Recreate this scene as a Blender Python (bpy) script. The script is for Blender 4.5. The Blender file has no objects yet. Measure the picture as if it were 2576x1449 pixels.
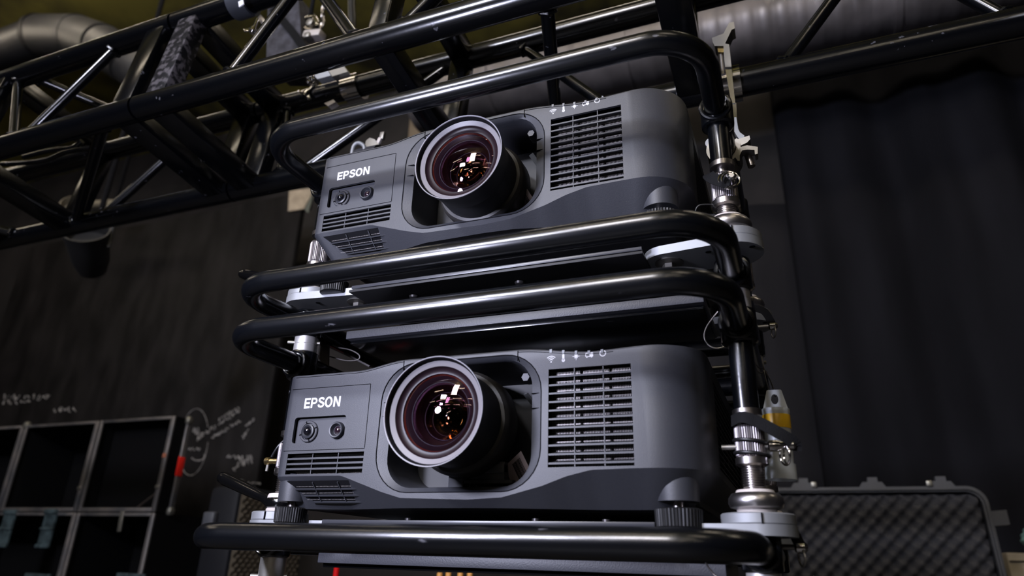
import bpy, bmesh, math, random
from mathutils import Vector, Matrix
from mathutils.geometry import tessellate_polygon
random.seed(7)
S = bpy.context.scene
COL = S.collection
PI = math.pi
# ---------------------------------------------------------------- camera, world, lights, exposure
CAM = Vector((0.3302, -0.7308, 1.6111))
RX = Vector((0.928005, 0.371429, 0.029115)); RD = Vector((-0.114615, 0.358971, -0.926284)); RF = Vector((-0.354500, 0.856259, 0.375699))
FPX = 1704.98
cd = bpy.data.cameras.new('camera'); cam = bpy.data.objects.new('camera', cd); COL.objects.link(cam)
cam.matrix_world = Matrix(((RX.x, -RD.x, -RF.x, CAM.x), (RX.y, -RD.y, -RF.y, CAM.y), (RX.z, -RD.z, -RF.z, CAM.z), (0, 0, 0, 1)))
cd.sensor_width = 36; cd.lens = FPX / 2576 * 36; cd.clip_start = 0.02; cd.clip_end = 60
cd.dof.use_dof = True; cd.dof.focus_distance = 0.95; cd.dof.aperture_fstop = 3.8
S.camera = cam
S.view_settings.view_transform = 'Standard'; S.view_settings.look = 'None'
S.view_settings.exposure = 0.0; S.view_settings.gamma = 1.0; S.view_settings.use_curve_mapping = False
w = bpy.data.worlds.new('world'); S.world = w; w.use_nodes = True
w.node_tree.nodes['Background'].inputs[0].default_value = (0.8, 0.85, 1.0, 1); w.node_tree.nodes['Background'].inputs[1].default_value = 0.006

def area(name, loc, target, sx, sy, power, col):
    l = bpy.data.lights.new(name, 'AREA'); l.shape = 'RECTANGLE'; l.size = sx; l.size_y = sy; l.energy = power; l.color = col
    o = bpy.data.objects.new(name, l); COL.objects.link(o); o.location = loc
    o.rotation_euler = (Vector(target) - Vector(loc)).to_track_quat('-Z', 'Y').to_euler()
    return o
area('work_light', (-0.345, -0.76, 1.935), (-0.03, 0.0, 1.93), 0.11, 0.11, 15.5, (0.74, 0.76, 1.0)).data.shape = 'DISK'
area('stage_spot', (-1.3, -3.4, 3.6), (0.0, 0.0, 2.1), 0.45, 0.30, 150, (0.80, 0.83, 1.0))
area('back_fill', (-0.6, -4.0, 4.7), (0.3, 2.5, 2.0), 0.5, 1.2, 120, (0.98, 0.95, 1.0))  # added fill lamp that brightens the curtains and back of the stage

def at(px, py, X=None, Y=None, Z=None):
    d = RX * ((px - 1288) / FPX) + RD * ((py - 724.5) / FPX) + RF
    t = (Y - CAM.y) / d.y if Y is not None else ((X - CAM.x) / d.x if X is not None else (Z - CAM.z) / d.z)
    return CAM + d * t

# ---------------------------------------------------------------- materials
MATS = {}
def mat(name, col, rough=0.5, metal=0.0, noise=0.0, nscale=40.0, bump=0.0, bscale=300.0, spec=0.5, rvar=0.0, coat=0.0, col2=None, detail=4.0, stretch=None, emit=None, trans=0.0, alpha=1.0, lo=0.35, hi=0.65):
    if name in MATS: return MATS[name]
    m = bpy.data.materials.new(name); m.use_nodes = True; nt = m.node_tree; b = nt.nodes['Principled BSDF']
    b.inputs['Base Color'].default_value = (*col, 1); b.inputs['Roughness'].default_value = rough; b.inputs['Metallic'].default_value = metal
    b.inputs['Specular IOR Level'].default_value = spec; b.inputs['Coat Weight'].default_value = coat; b.inputs['Transmission Weight'].default_value = trans
    b.inputs['Alpha'].default_value = alpha
    if emit:
        b.inputs['Emission Color'].default_value = (*emit[0], 1); b.inputs['Emission Strength'].default_value = emit[1]
    tc = None
    if noise or bump or rvar:
        tc = nt.nodes.new('ShaderNodeTexCoord'); src = tc.outputs['Object']
        if stretch:
            mp = nt.nodes.new('ShaderNodeMapping'); mp.inputs['Scale'].default_value = stretch; nt.links.new(src, mp.inputs[0]); src = mp.outputs[0]
    if noise or rvar:
        n = nt.nodes.new('ShaderNodeTexNoise'); n.inputs['Scale'].default_value = nscale; n.inputs['Detail'].default_value = detail; nt.links.new(src, n.inputs['Vector'])
        r = nt.nodes.new('ShaderNodeMapRange'); r.inputs[1].default_value = lo; r.inputs[2].default_value = hi; nt.links.new(n.outputs['Fac'], r.inputs[0])
        if noise:
            mx = nt.nodes.new('ShaderNodeMix'); mx.data_type = 'RGBA'
            c2 = col2 or tuple(min(1, c * (1 + noise)) for c in col)
            mx.inputs[6].default_value = (*(col if col2 else tuple(c * (1 - noise) for c in col)), 1); mx.inputs[7].default_value = (*c2, 1)
            nt.links.new(r.outputs[0], mx.inputs[0]); nt.links.new(mx.outputs[2], b.inputs['Base Color'])
        if rvar:
            r2 = nt.nodes.new('ShaderNodeMapRange'); r2.inputs[3].default_value = max(0.02, rough - rvar); r2.inputs[4].default_value = rough + rvar
            nt.links.new(r.outputs[0], r2.inputs[0]); nt.links.new(r2.outputs[0], b.inputs['Roughness'])
    if bump:
        n2 = nt.nodes.new('ShaderNodeTexNoise'); n2.inputs['Scale'].default_value = bscale; n2.inputs['Detail'].default_value = 2; nt.links.new(src, n2.inputs['Vector'])
        bp = nt.nodes.new('ShaderNodeBump'); bp.inputs['Strength'].default_value = bump; bp.inputs['Distance'].default_value = 0.001
        nt.links.new(n2.outputs['Fac'], bp.inputs['Height']); nt.links.new(bp.outputs[0], b.inputs['Normal'])
    MATS[name] = m
    return m
M_case = mat('projector_plastic', (0.020, 0.021, 0.026), 0.52, bump=0.12, bscale=900, noise=0.05, nscale=500, spec=0.5)
M_dark = mat('dark_plastic', (0.022, 0.022, 0.027), 0.5, bump=0.1, bscale=900)
M_blade = mat('slat_blade', (0.010, 0.010, 0.012), 0.7, spec=0.2)
M_black = mat('matt_black', (0.006, 0.006, 0.007), 0.6)
M_seam = mat('seam_black', (0.004, 0.004, 0.005), 0.9, spec=0.1)
M_print = mat('white_print', (0.50, 0.50, 0.52), 0.7, spec=0.2)
M_paint = mat('gloss_black_paint', (0.0014, 0.0017, 0.0024), 0.225, noise=1.0, col2=(0.09, 0.09, 0.10), nscale=75, lo=0.70, hi=0.75, detail=5, bump=0.07, bscale=160, spec=0.62, stretch=(0.35, 1, 1))
M_truss = mat('truss_black_paint', (0.0011, 0.0013, 0.0019), 0.20, noise=1.0, col2=(0.07, 0.07, 0.08), nscale=60, lo=0.70, hi=0.75, detail=5, bump=0.06, bscale=90, spec=0.55)
M_worn = mat('scuffed_black_paint', (0.005, 0.005, 0.006), 0.55, spec=0.08, noise=1.0, col2=(0.060, 0.055, 0.060), nscale=80, lo=0.47, hi=0.60, detail=6, bump=0.1, bscale=120)
M_chrome = mat('polished_steel', (0.50, 0.485, 0.47), 0.14, 1.0)
M_steel = mat('brushed_steel', (0.36, 0.335, 0.325), 0.28, 1.0, bump=0.05, bscale=600, stretch=(1, 1, 8))
M_alu = mat('anodised_aluminium', (0.25, 0.258, 0.27), 0.60, 0.7, bump=0.08, bscale=1200)
M_zinc = mat('zinc_plated', (0.21, 0.20, 0.18), 0.48, 0.9)
M_spig = mat('spigot_steel', (0.62, 0.60, 0.59), 0.42, 0.8)
M_nylon = mat('white_nylon', (0.42, 0.38, 0.35), 0.5)
M_knurl = mat('knurled_steel', (0.17, 0.155, 0.16), 0.36, 0.9)
M_rubber = mat('black_rubber', (0.006, 0.006, 0.0065), 0.42, spec=0.35)
M_web = mat('black_webbing', (0.0045, 0.0045, 0.005), 0.85, spec=0.15, bump=0.5, bscale=700)
M_lens = mat('lens_barrel_black', (0.010, 0.010, 0.012), 0.55, bump=0.06, bscale=900)
M_hood = mat('lens_hood_satin', (0.13, 0.122, 0.130), 0.45, bump=0.05, bscale=900)
M_ringa = mat('lens_ring_plum', (0.009, 0.0042, 0.0060), 0.38, spec=0.15)
M_ringb = mat('lens_ring_red', (0.07, 0.012, 0.007), 0.45, spec=0.1)
M_ringc = mat('lens_ring_edge', (0.020, 0.018, 0.022), 0.6, spec=0.10)
M_pins = mat('mesh_wire', (0.50, 0.46, 0.44), 0.4, 0.3)
# coated glass: mostly see-through, a coloured sheen on top
def coated(name, tint, sheen, fac):
    m = bpy.data.materials.new(name); m.use_nodes = True; nt = m.node_tree
    for n in list(nt.nodes): nt.nodes.remove(n)
    o = nt.nodes.new('ShaderNodeOutputMaterial'); t = nt.nodes.new('ShaderNodeBsdfTransparent'); g = nt.nodes.new('ShaderNodeBsdfGlossy'); mx = nt.nodes.new('ShaderNodeMixShader')
    t.inputs[0].default_value = (*tint, 1); g.inputs[0].default_value = (*sheen, 1); g.inputs['Roughness'].default_value = 0.015
    fr = nt.nodes.new('ShaderNodeFresnel'); fr.inputs[0].default_value = fac
    nt.links.new(fr.outputs[0], mx.inputs[0]); nt.links.new(t.outputs[0], mx.inputs[1]); nt.links.new(g.outputs[0], mx.inputs[2]); nt.links.new(mx.outputs[0], o.inputs[0])
    MATS[name] = m
    return m
G_front = coated('coated_glass_front', (0.86, 0.80, 0.86), (1.0, 0.82, 0.75), 1.42)
G_inner = coated('coated_glass_magenta', (0.80, 0.70, 0.78), (1.0, 0.45, 0.75), 1.32)
G_amber = coated('coated_glass_amber', (0.85, 0.75, 0.70), (1.0, 0.55, 0.25), 1.32)
G_glint = coated('coated_glass_glint', (0.92, 0.88, 0.86), (1.0, 0.72, 0.42), 1.10)
G_green = coated('coated_glass_green', (0.80, 0.80, 0.75), (0.75, 1.0, 0.55), 1.3)

# ---------------------------------------------------------------- mesh builder
class MB:
    def __init__(s): s.v = []; s.f = []
    def add(s, vs, fs):
        o = len(s.v); s.v += [Vector(v) for v in vs]; s.f += [tuple(i + o for i in f) for f in fs]; return s
    def box(s, c, size, rot=None, bev=0.0):
        c = Vector(c); hx, hy, hz = [a / 2 for a in size]
        if bev > 0:
            bm = bmesh.new(); bmesh.ops.create_cube(bm, size=1.0)
            for v in bm.verts: v.co = Vector((v.co.x * size[0], v.co.y * size[1], v.co.z * size[2]))
            bmesh.ops.bevel(bm, geom=bm.edges[:], offset=min(bev, min(size) * 0.45), segments=2, affect='EDGES', profile=0.5)
            bm.verts.index_update(); vs = [v.co.copy() for v in bm.verts]; fs = [[v.index for v in f.verts] for f in bm.faces]; bm.free()
        else:
            vs = [Vector((x, y, z)) for x in (-hx, hx) for y in (-hy, hy) for z in (-hz, hz)]
            fs = [(0, 1, 3, 2), (4, 6, 7, 5), (0, 4, 5, 1), (2, 3, 7, 6), (0, 2, 6, 4), (1, 5, 7, 3)]
        if rot is not None: vs = [rot @ v for v in vs]
        return s.add([v + c for v in vs], fs)
    def bar(s, a, b, wd, th, up=(0, 0, 1), bev=0.0):
        a = Vector(a); b = Vector(b); d = (b - a); L = d.length; x = d.normalized(); y = Vector(up).cross(x)
        if y.length < 1e-4: y = Vector((1, 0, 0)).cross(x)
        y.normalize(); z = x.cross(y)
        return s.box((a + b) / 2, (L, wd, th), Matrix((x, y, z)).transposed(), bev)
    def tube(s, pts, r, seg=20, closed=False, caps=True, radii=None):
        pts = [Vector(p) for p in pts]; n = len(pts); rings = []
        T = []
        for i in range(n):
            if closed: t = pts[(i + 1) % n] - pts[i - 1]
            else: t = pts[min(i + 1, n - 1)] - pts[max(i - 1, 0)]
            T.append(t.normalized())
        ref = Vector((0, 0, 1)) if abs(T[0].z) < 0.9 else Vector((1, 0, 0))
        N = (ref - T[0] * ref.dot(T[0])).normalized()
        vs = []
        for i in range(n):
            N = (N - T[i] * N.dot(T[i])).normalized(); B = T[i].cross(N); rr = radii[i] if radii else r
            for k in range(seg):
                a = 2 * PI * k / seg; vs.append(pts[i] + (N * math.cos(a) + B * math.sin(a)) * rr)
        fs = []
        for i in range(n if closed else n - 1):
            j = (i + 1) % n
            for k in range(seg):
                k2 = (k + 1) % seg; fs.append((i * seg + k, i * seg + k2, j * seg + k2, j * seg + k))
        if not closed and caps:
            fs.append(tuple(range(seg - 1, -1, -1))); fs.append(tuple((n - 1) * seg + k for k in range(seg)))
        return s.add(vs, fs)
    def cyl(s, a, b, r, seg=24, r2=None):
        return s.tube([a, b], r, seg, radii=[r, r2 if r2 is not None else r])
    def lathe(s, c, prof, axis='z', seg=48, wave=None):
        # prof: (radius, height along axis)
        c = Vector(c); vs = []; fs = []; n = len(prof)
        for r, h in prof:
            for k in range(seg):
                a = 2 * PI * k / seg; rr = r * (wave(k) if wave else 1)
                if axis == 'z': p = Vector((rr * math.cos(a), rr * math.sin(a), h))
                elif axis == 'y': p = Vector((rr * math.cos(a), h, rr * math.sin(a)))
                else: p = Vector((h, rr * math.cos(a), rr * math.sin(a)))
                vs.append(c + p)
        for i in range(n - 1):
            for k in range(seg):
                k2 = (k + 1) % seg; fs.append((i * seg + k, i * seg + k2, (i + 1) * seg + k2, (i + 1) * seg + k))
        if prof[0][0] > 1e-6: fs.append(tuple(range(seg - 1, -1, -1)))
        if prof[-1][0] > 1e-6: fs.append(tuple((n - 1) * seg + k for k in range(seg)))
        return s.add(vs, fs)
    def shell(s, c, prof, axis='y', seg=64):
        o = len(s.f); s.lathe(c, prof, axis, seg)
        s.f = [f for f in s.f if len(f) <= 4]
        return s
    def plate(s, outer, holes, a, b, fn=None, open_=False):
        # polygon in a plane (u, v), between depths a (front) and b; fn maps (u, v, depth) to a point
        fn = fn or (lambda u, v, dd: Vector((u, dd, v)))
        loops = [outer] + list(holes); flat = [p for L in loops for p in L]; n = len(flat)
        if holes:
            cu = bpy.data.curves.new('fill', 'CURVE'); cu.dimensions = '2D'; cu.fill_mode = 'BOTH'
            for L in loops:
                sp = cu.splines.new('POLY'); sp.points.add(len(L) - 1); sp.use_cyclic_u = True
                for q, p in zip(sp.points, L): q.co = (p[0] * 100, p[1] * 100, 0, 1)
            ob = bpy.data.objects.new('fill', cu); me = bpy.data.meshes.new_from_object(ob)
            cap = [(v.co.x / 100, v.co.y / 100) for v in me.vertices]; tris = [tuple(f.vertices) for f in me.polygons]
            bpy.data.objects.remove(ob); bpy.data.curves.remove(cu); bpy.data.meshes.remove(me)
        else:
            cap = flat; tris = [tuple(t) for t in tessellate_polygon([[Vector((p[0], p[1], 0)) for p in outer]])]
        s.add([fn(p[0], p[1], a) for p in cap], tris)
        if not open_: s.add([fn(p[0], p[1], b) for p in cap], [tuple(reversed(t)) for t in tris])
        st = 0; fs = []
        for li, L in enumerate(loops):
            m = len(L)
            if not (open_ and li == 0):
                for i in range(m):
                    j = (i + 1) % m; fs.append((st + i, st + j, st + j + n, st + i + n))
            st += m
        return s.add([fn(p[0], p[1], a) for p in flat] + [fn(p[0], p[1], b) for p in flat], fs)
    def strip(s, rows, closed=False):
        m = len(rows[0]); vs = [v for r in rows for v in r]; fs = []
        for i in range(len(rows) - 1):
            for k in range(m if closed else m - 1):
                k2 = (k + 1) % m; fs.append((i * m + k, i * m + k2, (i + 1) * m + k2, (i + 1) * m + k))
        return s.add(vs, fs)
    def mesh(s, name, m, org=(0, 0, 0), smooth=True, angle=32):
        org = Vector(org); me = bpy.data.meshes.new(name)
        me.from_pydata([tuple(v - org) for v in s.v], [], s.f); me.validate()
        bm = bmesh.new(); bm.from_mesh(me); bmesh.ops.remove_doubles(bm, verts=bm.verts[:], dist=4e-6)
        bmesh.ops.delete(bm, geom=[v for v in bm.verts if not v.link_faces], context='VERTS'); bmesh.ops.recalc_face_normals(bm, faces=bm.faces[:]); bm.to_mesh(me); bm.free()
        me.materials.append(m)
        if smooth:
            me.polygons.foreach_set('use_smooth', [True] * len(me.polygons)); me.set_sharp_from_angle(angle=math.radians(angle))
        return me
    def build(s, name, m, parent=None, org=None, label=None, **k):
        if org is None: org = parent['_org'] if parent is not None and '_org' in parent else (0, 0, 0)
        o = bpy.data.objects.new(name, s.mesh(name, m, org, **k)); COL.objects.link(o)
        o['_org'] = tuple(org)
        if parent is not None: o.parent = parent
        else: o.location = org
        if label: o['label'] = label
        return o
def thing(name, label, cat, org, group=None):
    o = bpy.data.objects.new(name, None); COL.objects.link(o); o.empty_display_size = 0.05
    o.location = org; o['_org'] = tuple(org); o['label'] = label; o['category'] = cat
    if group: o['group'] = group
    return o
def tag(o, label, cat, group=None, kind=None):
    o['label'] = label; o['category'] = cat
    if group: o['group'] = group
    if kind: o['kind'] = kind
    return o
def struct(o, label, cat):
    o['kind'] = 'structure'; o['label'] = label; o['category'] = cat; return o
def kids(o): return [c for c in COL.objects if c.parent == o]
def copy_tree(o, parent=None):
    c = o.copy(); COL.objects.link(c); c.parent = parent
    for ch in kids(o): copy_tree(ch, c)
    return c
def arc(c, r, a0, a1, n, fn):
    return [fn(c[0] + r * math.cos(a0 + (a1 - a0) * i / n), c[1] + r * math.sin(a0 + (a1 - a0) * i / n)) for i in range(n + 1)]
def rrect(x0, x1, z0, z1, r, n=6):
    P = []
    for cx, cz, a in ((x1 - r, z0 + r, -PI / 2), (x1 - r, z1 - r, 0), (x0 + r, z1 - r, PI / 2), (x0 + r, z0 + r, PI)):
        P += [(cx + r * math.cos(a + PI / 2 * i / n), cz + r * math.sin(a + PI / 2 * i / n)) for i in range(n + 1)]
    return P
def helix(c, r, h0, h1, turns, n=16):
    N = int(turns * n); return [(c[0] + r * math.cos(2 * PI * i / n), c[1] + r * math.sin(2 * PI * i / n), h0 + (h1 - h0) * i / N) for i in range(N + 1)]
def smoothstep(a, b, x):
    t = max(0, min(1, (x - a) / (b - a))); return t * t * (3 - 2 * t)
def lerp(tab, x):
    if x <= tab[0][0]: return tab[0][1]
    for (x0, y0), (x1, y1) in zip(tab, tab[1:]):
        if x <= x1: return y0 + (y1 - y0) * smoothstep(x0, x1, x) if (x1 - x0) > 0.06 else y0 + (y1 - y0) * (x - x0) / (x1 - x0)
    return tab[-1][1]
def catmull(P, n=8, closed=False):
    P = [Vector(p) for p in P]; out = []; N = len(P)
    for i in range(N if closed else N - 1):
        p0 = P[i - 1] if (i > 0 or closed) else P[0]; p1 = P[i]; p2 = P[(i + 1) % N]; p3 = P[(i + 2) % N] if (closed or i + 2 < N) else P[-1]
        for k in range(n):
            t = k / n; out.append(0.5 * ((2 * p1) + (p2 - p0) * t + (2 * p0 - 5 * p1 + 4 * p2 - p3) * t * t + (3 * p1 - p0 - 3 * p2 + p3) * t ** 3))
    if not closed: out.append(P[-1])
    return out
# ================================================================ the setting
M_floor = mat('stage_floor', (0.05, 0.047, 0.045), 0.5, noise=0.3, nscale=3)
M_ceil = mat('sprayed_ceiling', (0.030, 0.024, 0.0045), 0.9, noise=1.0, col2=(0.22, 0.185, 0.028), nscale=1.9, detail=8, bump=0.6, bscale=9, lo=0.36, hi=0.62)
M_wallb = mat('brown_black_wall', (0.012, 0.0098, 0.0095), 0.85, noise=0.5, nscale=3, bump=0.2, bscale=40)
M_flat = mat('black_painted_plywood', (0.0045, 0.0041, 0.0043), 0.65, noise=0.9, col2=(0.0160, 0.0144, 0.0148), nscale=4.5, detail=8, stretch=(1.6, 1, 0.55), lo=0.36, hi=0.74, spec=0.12)
M_curt = mat('black_curtain', (0.0078, 0.0080, 0.0105), 0.95, noise=0.25, nscale=2.5, stretch=(2, 1, 0.3), spec=0.1)
M_curt2 = mat('charcoal_curtain', (0.014, 0.0138, 0.016), 0.95, noise=0.2, nscale=2.5, stretch=(2, 1, 0.3), spec=0.1)
struct(MB().box((-1.5, -3.0, -0.05), (15, 19, 0.1)).build('floor', M_floor), 'dark grey stage floor below the frame', 'floor')
struct(MB().box((-1.5, -3.0, 5.15), (15, 19, 0.1)).build('ceiling', M_ceil), 'mottled olive sprayed ceiling above the truss', 'ceiling')
struct(MB().box((-1.5, 3.07, 2.55), (15, 0.1, 5.1)).build('wall_back', M_wallb), 'dark brown back wall behind the duct', 'wall')
struct(MB().box((-8.95, -3.0, 2.55), (0.1, 19, 5.1)).build('wall_left', M_wallb), 'black left wall of the stage', 'wall')
struct(MB().box((5.95, -3.0, 2.55), (0.1, 19, 5.1)).build('wall_right', M_wallb), 'black right wall of the stage', 'wall')
struct(MB().box((-1.5, -12.45, 2.55), (15, 0.1, 5.1)).build('wall_front', M_wallb), 'black wall on the side of the photographer', 'wall')
# real strip lamps on the ceiling
M_lamp = mat('warm_tube_lamp', (1, 1, 1), 0.5, emit=((1.0, 0.86, 0.68), 26.0))
M_lampbody = mat('lamp_housing', (0.55, 0.55, 0.52), 0.5)
def strip_lamp(x, y, rz, label):
    t = thing('ceiling_lamp', label, 'lamp', (x, y, 5.06), 'twin tube ceiling lamps')
    R = Matrix.Rotation(rz, 3, 'Z'); o = Vector((x, y, 5.06))
    MB().box(o + Vector((0, 0, 0.015)), (1.3, 0.22, 0.05), R, 0.01).build('housing', M_lampbody, t)
    for k in (-1, 1):
        MB().cyl(o + R @ Vector((-0.6, k * 0.06, -0.03)), o + R @ Vector((0.6, k * 0.06, -0.03)), 0.014, 12).build('tube', M_lamp, t)
LAMPS = [(-2.6, -1.9, 0), (-0.4, -1.9, 0), (1.8, -1.9, 0), (-2.6, -4.4, 0), (-0.4, -4.4, 0), (1.8, -4.4, 0), (-4.8, -7.0, 0), (-2.6, -7.0, 0), (-0.4, -7.0, 0), (1.8, -7.0, 0), (4.0, -7.0, 0), (-2.6, -10.0, 0), (-0.4, -10.0, 0), (1.8, -10.0, 0), (3.4, 1.0, 0), (-5.2, -0.6, 0), (-3.6, 0.9, 0), (-2.0, 0.9, 0), (-0.4, 0.9, 0), (1.2, 0.9, 0), (-5.2, 0.9, 0)]
ORD = ['first', 'second', 'third', 'fourth', 'fifth', 'sixth', 'seventh', 'eighth']
LR = sorted({q[1] for q in LAMPS}, reverse=True)
for i, (x, y, r) in enumerate(LAMPS):
    rowi = LR.index(y); mates = sorted(q[0] for q in LAMPS if q[1] == y)
    strip_lamp(x, y, r, 'twin tube ceiling lamp, ' + ORD[mates.index(x)] + ' from the left in the ' + ORD[rowi] + ' row from the back wall')

# stage flat with its corner block and chalk
t = thing('stage_flat', 'tall black painted plywood stage flat with chalk scribbles behind the truss', 'panel', (-4.0, 2.5, 0))
MB().box((-4.02, 2.53, 1.975), (2.86, 0.04, 3.95), bev=0.004).build('panel', M_flat, t)
MB().box((-4.02, 2.58, 3.9), (2.86, 0.06, 0.09)).build('rail', M_flat, t)
g = [at(728, 481, Y=2.5), at(792, 472, Y=2.5), at(764, 526, Y=2.5), at(725, 532, Y=2.5)]
MB().plate([(p.x, p.z) for p in g], [], 2.497, 2.509).build('corner_block', mat('bare_plywood', (0.36, 0.30, 0.22), 0.75, noise=0.2, nscale=14), t, label='pale bare plywood corner block')
g2 = [at(766, 526, Y=2.52), at(792, 480, Y=2.52), at(786, 512, Y=2.52), at(778, 538, Y=2.52)]
MB().plate([(p.x, p.z) for p in g2], [], 2.505, 2.512).build('corner_strip', mat('green_grey_ply', (0.10, 0.11, 0.09), 0.8), t)
M_chalk = mat('chalk', (0.22, 0.21, 0.205), 0.95, noise=0.5, nscale=60)
ck = MB(); rnd = random.Random(3)
def chalk(pts, r=0.0045):
    ck.tube([at(x, y, Y=2.506) for x, y in pts], r, 5)
def scribble(cx, cy, ang, n, wd, ht):
    for i in range(n):
        u = (i - n / 2) * wd / n; P = []
        for k in range(4):
            a = u + rnd.uniform(0, wd / n * 1.1); b = rnd.uniform(-ht, ht) / 2
            P.append((cx + a * math.cos(ang) - b * math.sin(ang), cy + a * math.sin(ang) + b * math.cos(ang)))
        chalk(catmull([(p[0], p[1], 0) for p in P], 3) and [(q.x, q.y) for q in catmull([(p[0], p[1], 0) for p in P], 3)], 0.0034)
chalk([(487 + 36 * math.cos(a) - 8 * math.sin(a), 1112 + 84 * math.sin(a)) for a in [2 * PI * k / 40 for k in range(38)]], 0.0022)
chalk([(498 + 17 * math.cos(a), 1147 + 12 * math.sin(a)) for a in [PI * k / 14 - 0.4 for k in range(15)]], 0.004)
for (cx, cy, an, n, wd, ht) in [(575, 1042, -0.55, 8, 60, 10), (560, 1062, -0.55, 12, 100, 9), (572, 1078, -0.55, 9, 76, 9), (552, 1092, -0.5, 6, 44, 7), (629, 1063, -0.6, 4, 28, 8), (617, 1092, -0.95, 4, 30, 7),
                                (493, 1084, 0.3, 5, 20, 20), (503, 1098, -0.8, 5, 32, 12), (488, 1130, 0, 5, 34, 9), (590, 1150, 0.1, 6, 44, 12), (618, 1158, -0.3, 6, 34, 26), (595, 1175, -0.9, 5, 30, 10), (640, 1216, 0.05, 5, 32, 4),
                                (70, 1000, 0, 9, 120, 16), (40, 1012, 0, 7, 70, 12), (160, 1030, 0, 6, 60, 14)]:
    scribble(cx, cy, an, n, wd, ht)
co = ck.build('chalk_scribble', M_chalk, t, label='chalk scribbles'); co['kind'] = 'stuff'

# curtains
def curtain(name, x0, x1, y, z1, m, amp, per, seed, label, cat='curtain'):
    rn = random.Random(seed); ph = [rn.uniform(0, 6) for _ in range(4)]; rows = []
    N = int((x1 - x0) / 0.025)
    for j in range(9):
        z = z1 * j / 8; row = []
        for i in range(N + 1):
            x = x0 + (x1 - x0) * i / N
            yy = amp * (math.sin(2 * PI * x / per + ph[0] + 0.15 * math.sin(j * 0.7)) + 0.6 * math.sin(2 * PI * x / (per * 0.43) + ph[1] + 0.2 * j) + 0.4 * math.sin(2 * PI * x / (per * 2.3) + ph[2]))
            row.append(Vector((x, y + yy, z)))
        rows.append(row)
    o = MB().strip(rows).build(name, m, angle=80)
    sm = o.modifiers.new('thick', 'SOLIDIFY'); sm.thickness = 0.006
    return tag(o, label, cat)
curtain('stage_curtain', 0.46, 5.2, 2.87, 4.45, M_curt, 0.05, 0.75, 2, 'wide black stage curtain hanging at the right behind the open hard case')
curtain('stage_curtain', -0.95, 0.55, 2.965, 3.55, M_curt2, 0.02, 0.9, 5, 'charcoal curtain hanging straight behind the projector frame')

# ducts
q0 = at(1028, 318, Y=2.98); q1 = at(1075, 372, Y=2.98)
tag(MB().box((q0.x + .20, 2.998, q0.z - .10), (.40, .024, .42), bev=.002).build('wall_board', mat('pale_wall_board', (0.16, 0.125, 0.085), 0.8, noise=0.2, nscale=8)), 'pale beige board on the back wall just left of the upper lens', 'board')
M_duct = mat('grey_spiral_duct', (0.115, 0.105, 0.108), 0.42, 0.35, noise=0.2, nscale=6, rvar=0.1)
M_duct2 = mat('dark_duct', (0.026, 0.026, 0.028), 0.48, 0.1, noise=0.2, nscale=5)
c0 = at(1667, 122, Y=2.25); c1 = at(2267, -14, Y=2.25)
dv = (c1 - c0).normalized(); dv.y = 0.0; dv.normalize()
t = thing('ventilation_duct', 'wide grey spiral ventilation duct running behind the truss at the right', 'duct', tuple(c0))
a0 = c0 - dv * 1.5; pts = []; rad = []
for i in range(260):
    pts.append(a0 + dv * (4.2 * i / 259)); rad.append(0.185 + (0.0035 if i % 5 == 0 else 0))
MB().tube(pts, 0.185, 40, radii=rad).build('pipe', M_duct, t, angle=60)
for u in (0.52, 1.32, 2.6, 3.6):
    p = a0 + dv * u; MB().tube([p - dv * 0.014, p + dv * 0.014], 0.194, 40).build('joint_ring', M_duct, t)
# elbow duct, top left
e0 = at(-120, 175, Y=1.5); e1 = at(108, 92, Y=1.5); e2 = at(200, 95, Y=1.5); e3 = at(262, 118, Y=1.5); e4 = at(330, 160, Y=1.55); e5 = at(430, 240, Y=1.7)
t = thing('ventilation_duct', 'dark grey duct elbow with a bright streak in the top left corner', 'duct', tuple(e1))
def seg(p, q, r, nm): MB().tube([p, q], r, 40).build(nm, M_duct2, t)
seg(e0, e1 - (e1 - e0).normalized() * 0.03, 0.139, 'pipe'); seg(e1 + Vector((0.0, 0, 0)), e2, 0.152, 'elbow_piece'); seg(e2, e3, 0.148, 'elbow_piece'); seg(e3, e4, 0.143, 'elbow_piece'); seg(e4, e5, 0.139, 'pipe')
dd = (e1 - e0).normalized(); MB().tube([e1 - dd * 0.035, e1 + dd * 0.012], 0.158, 40).build('joint_ring', M_black, t)
dd = (e2 - e1).normalized(); MB().tube([e2 - dd * 0.012, e2 + dd * 0.012], 0.154, 40).build('joint_ring', M_duct2, t)

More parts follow.
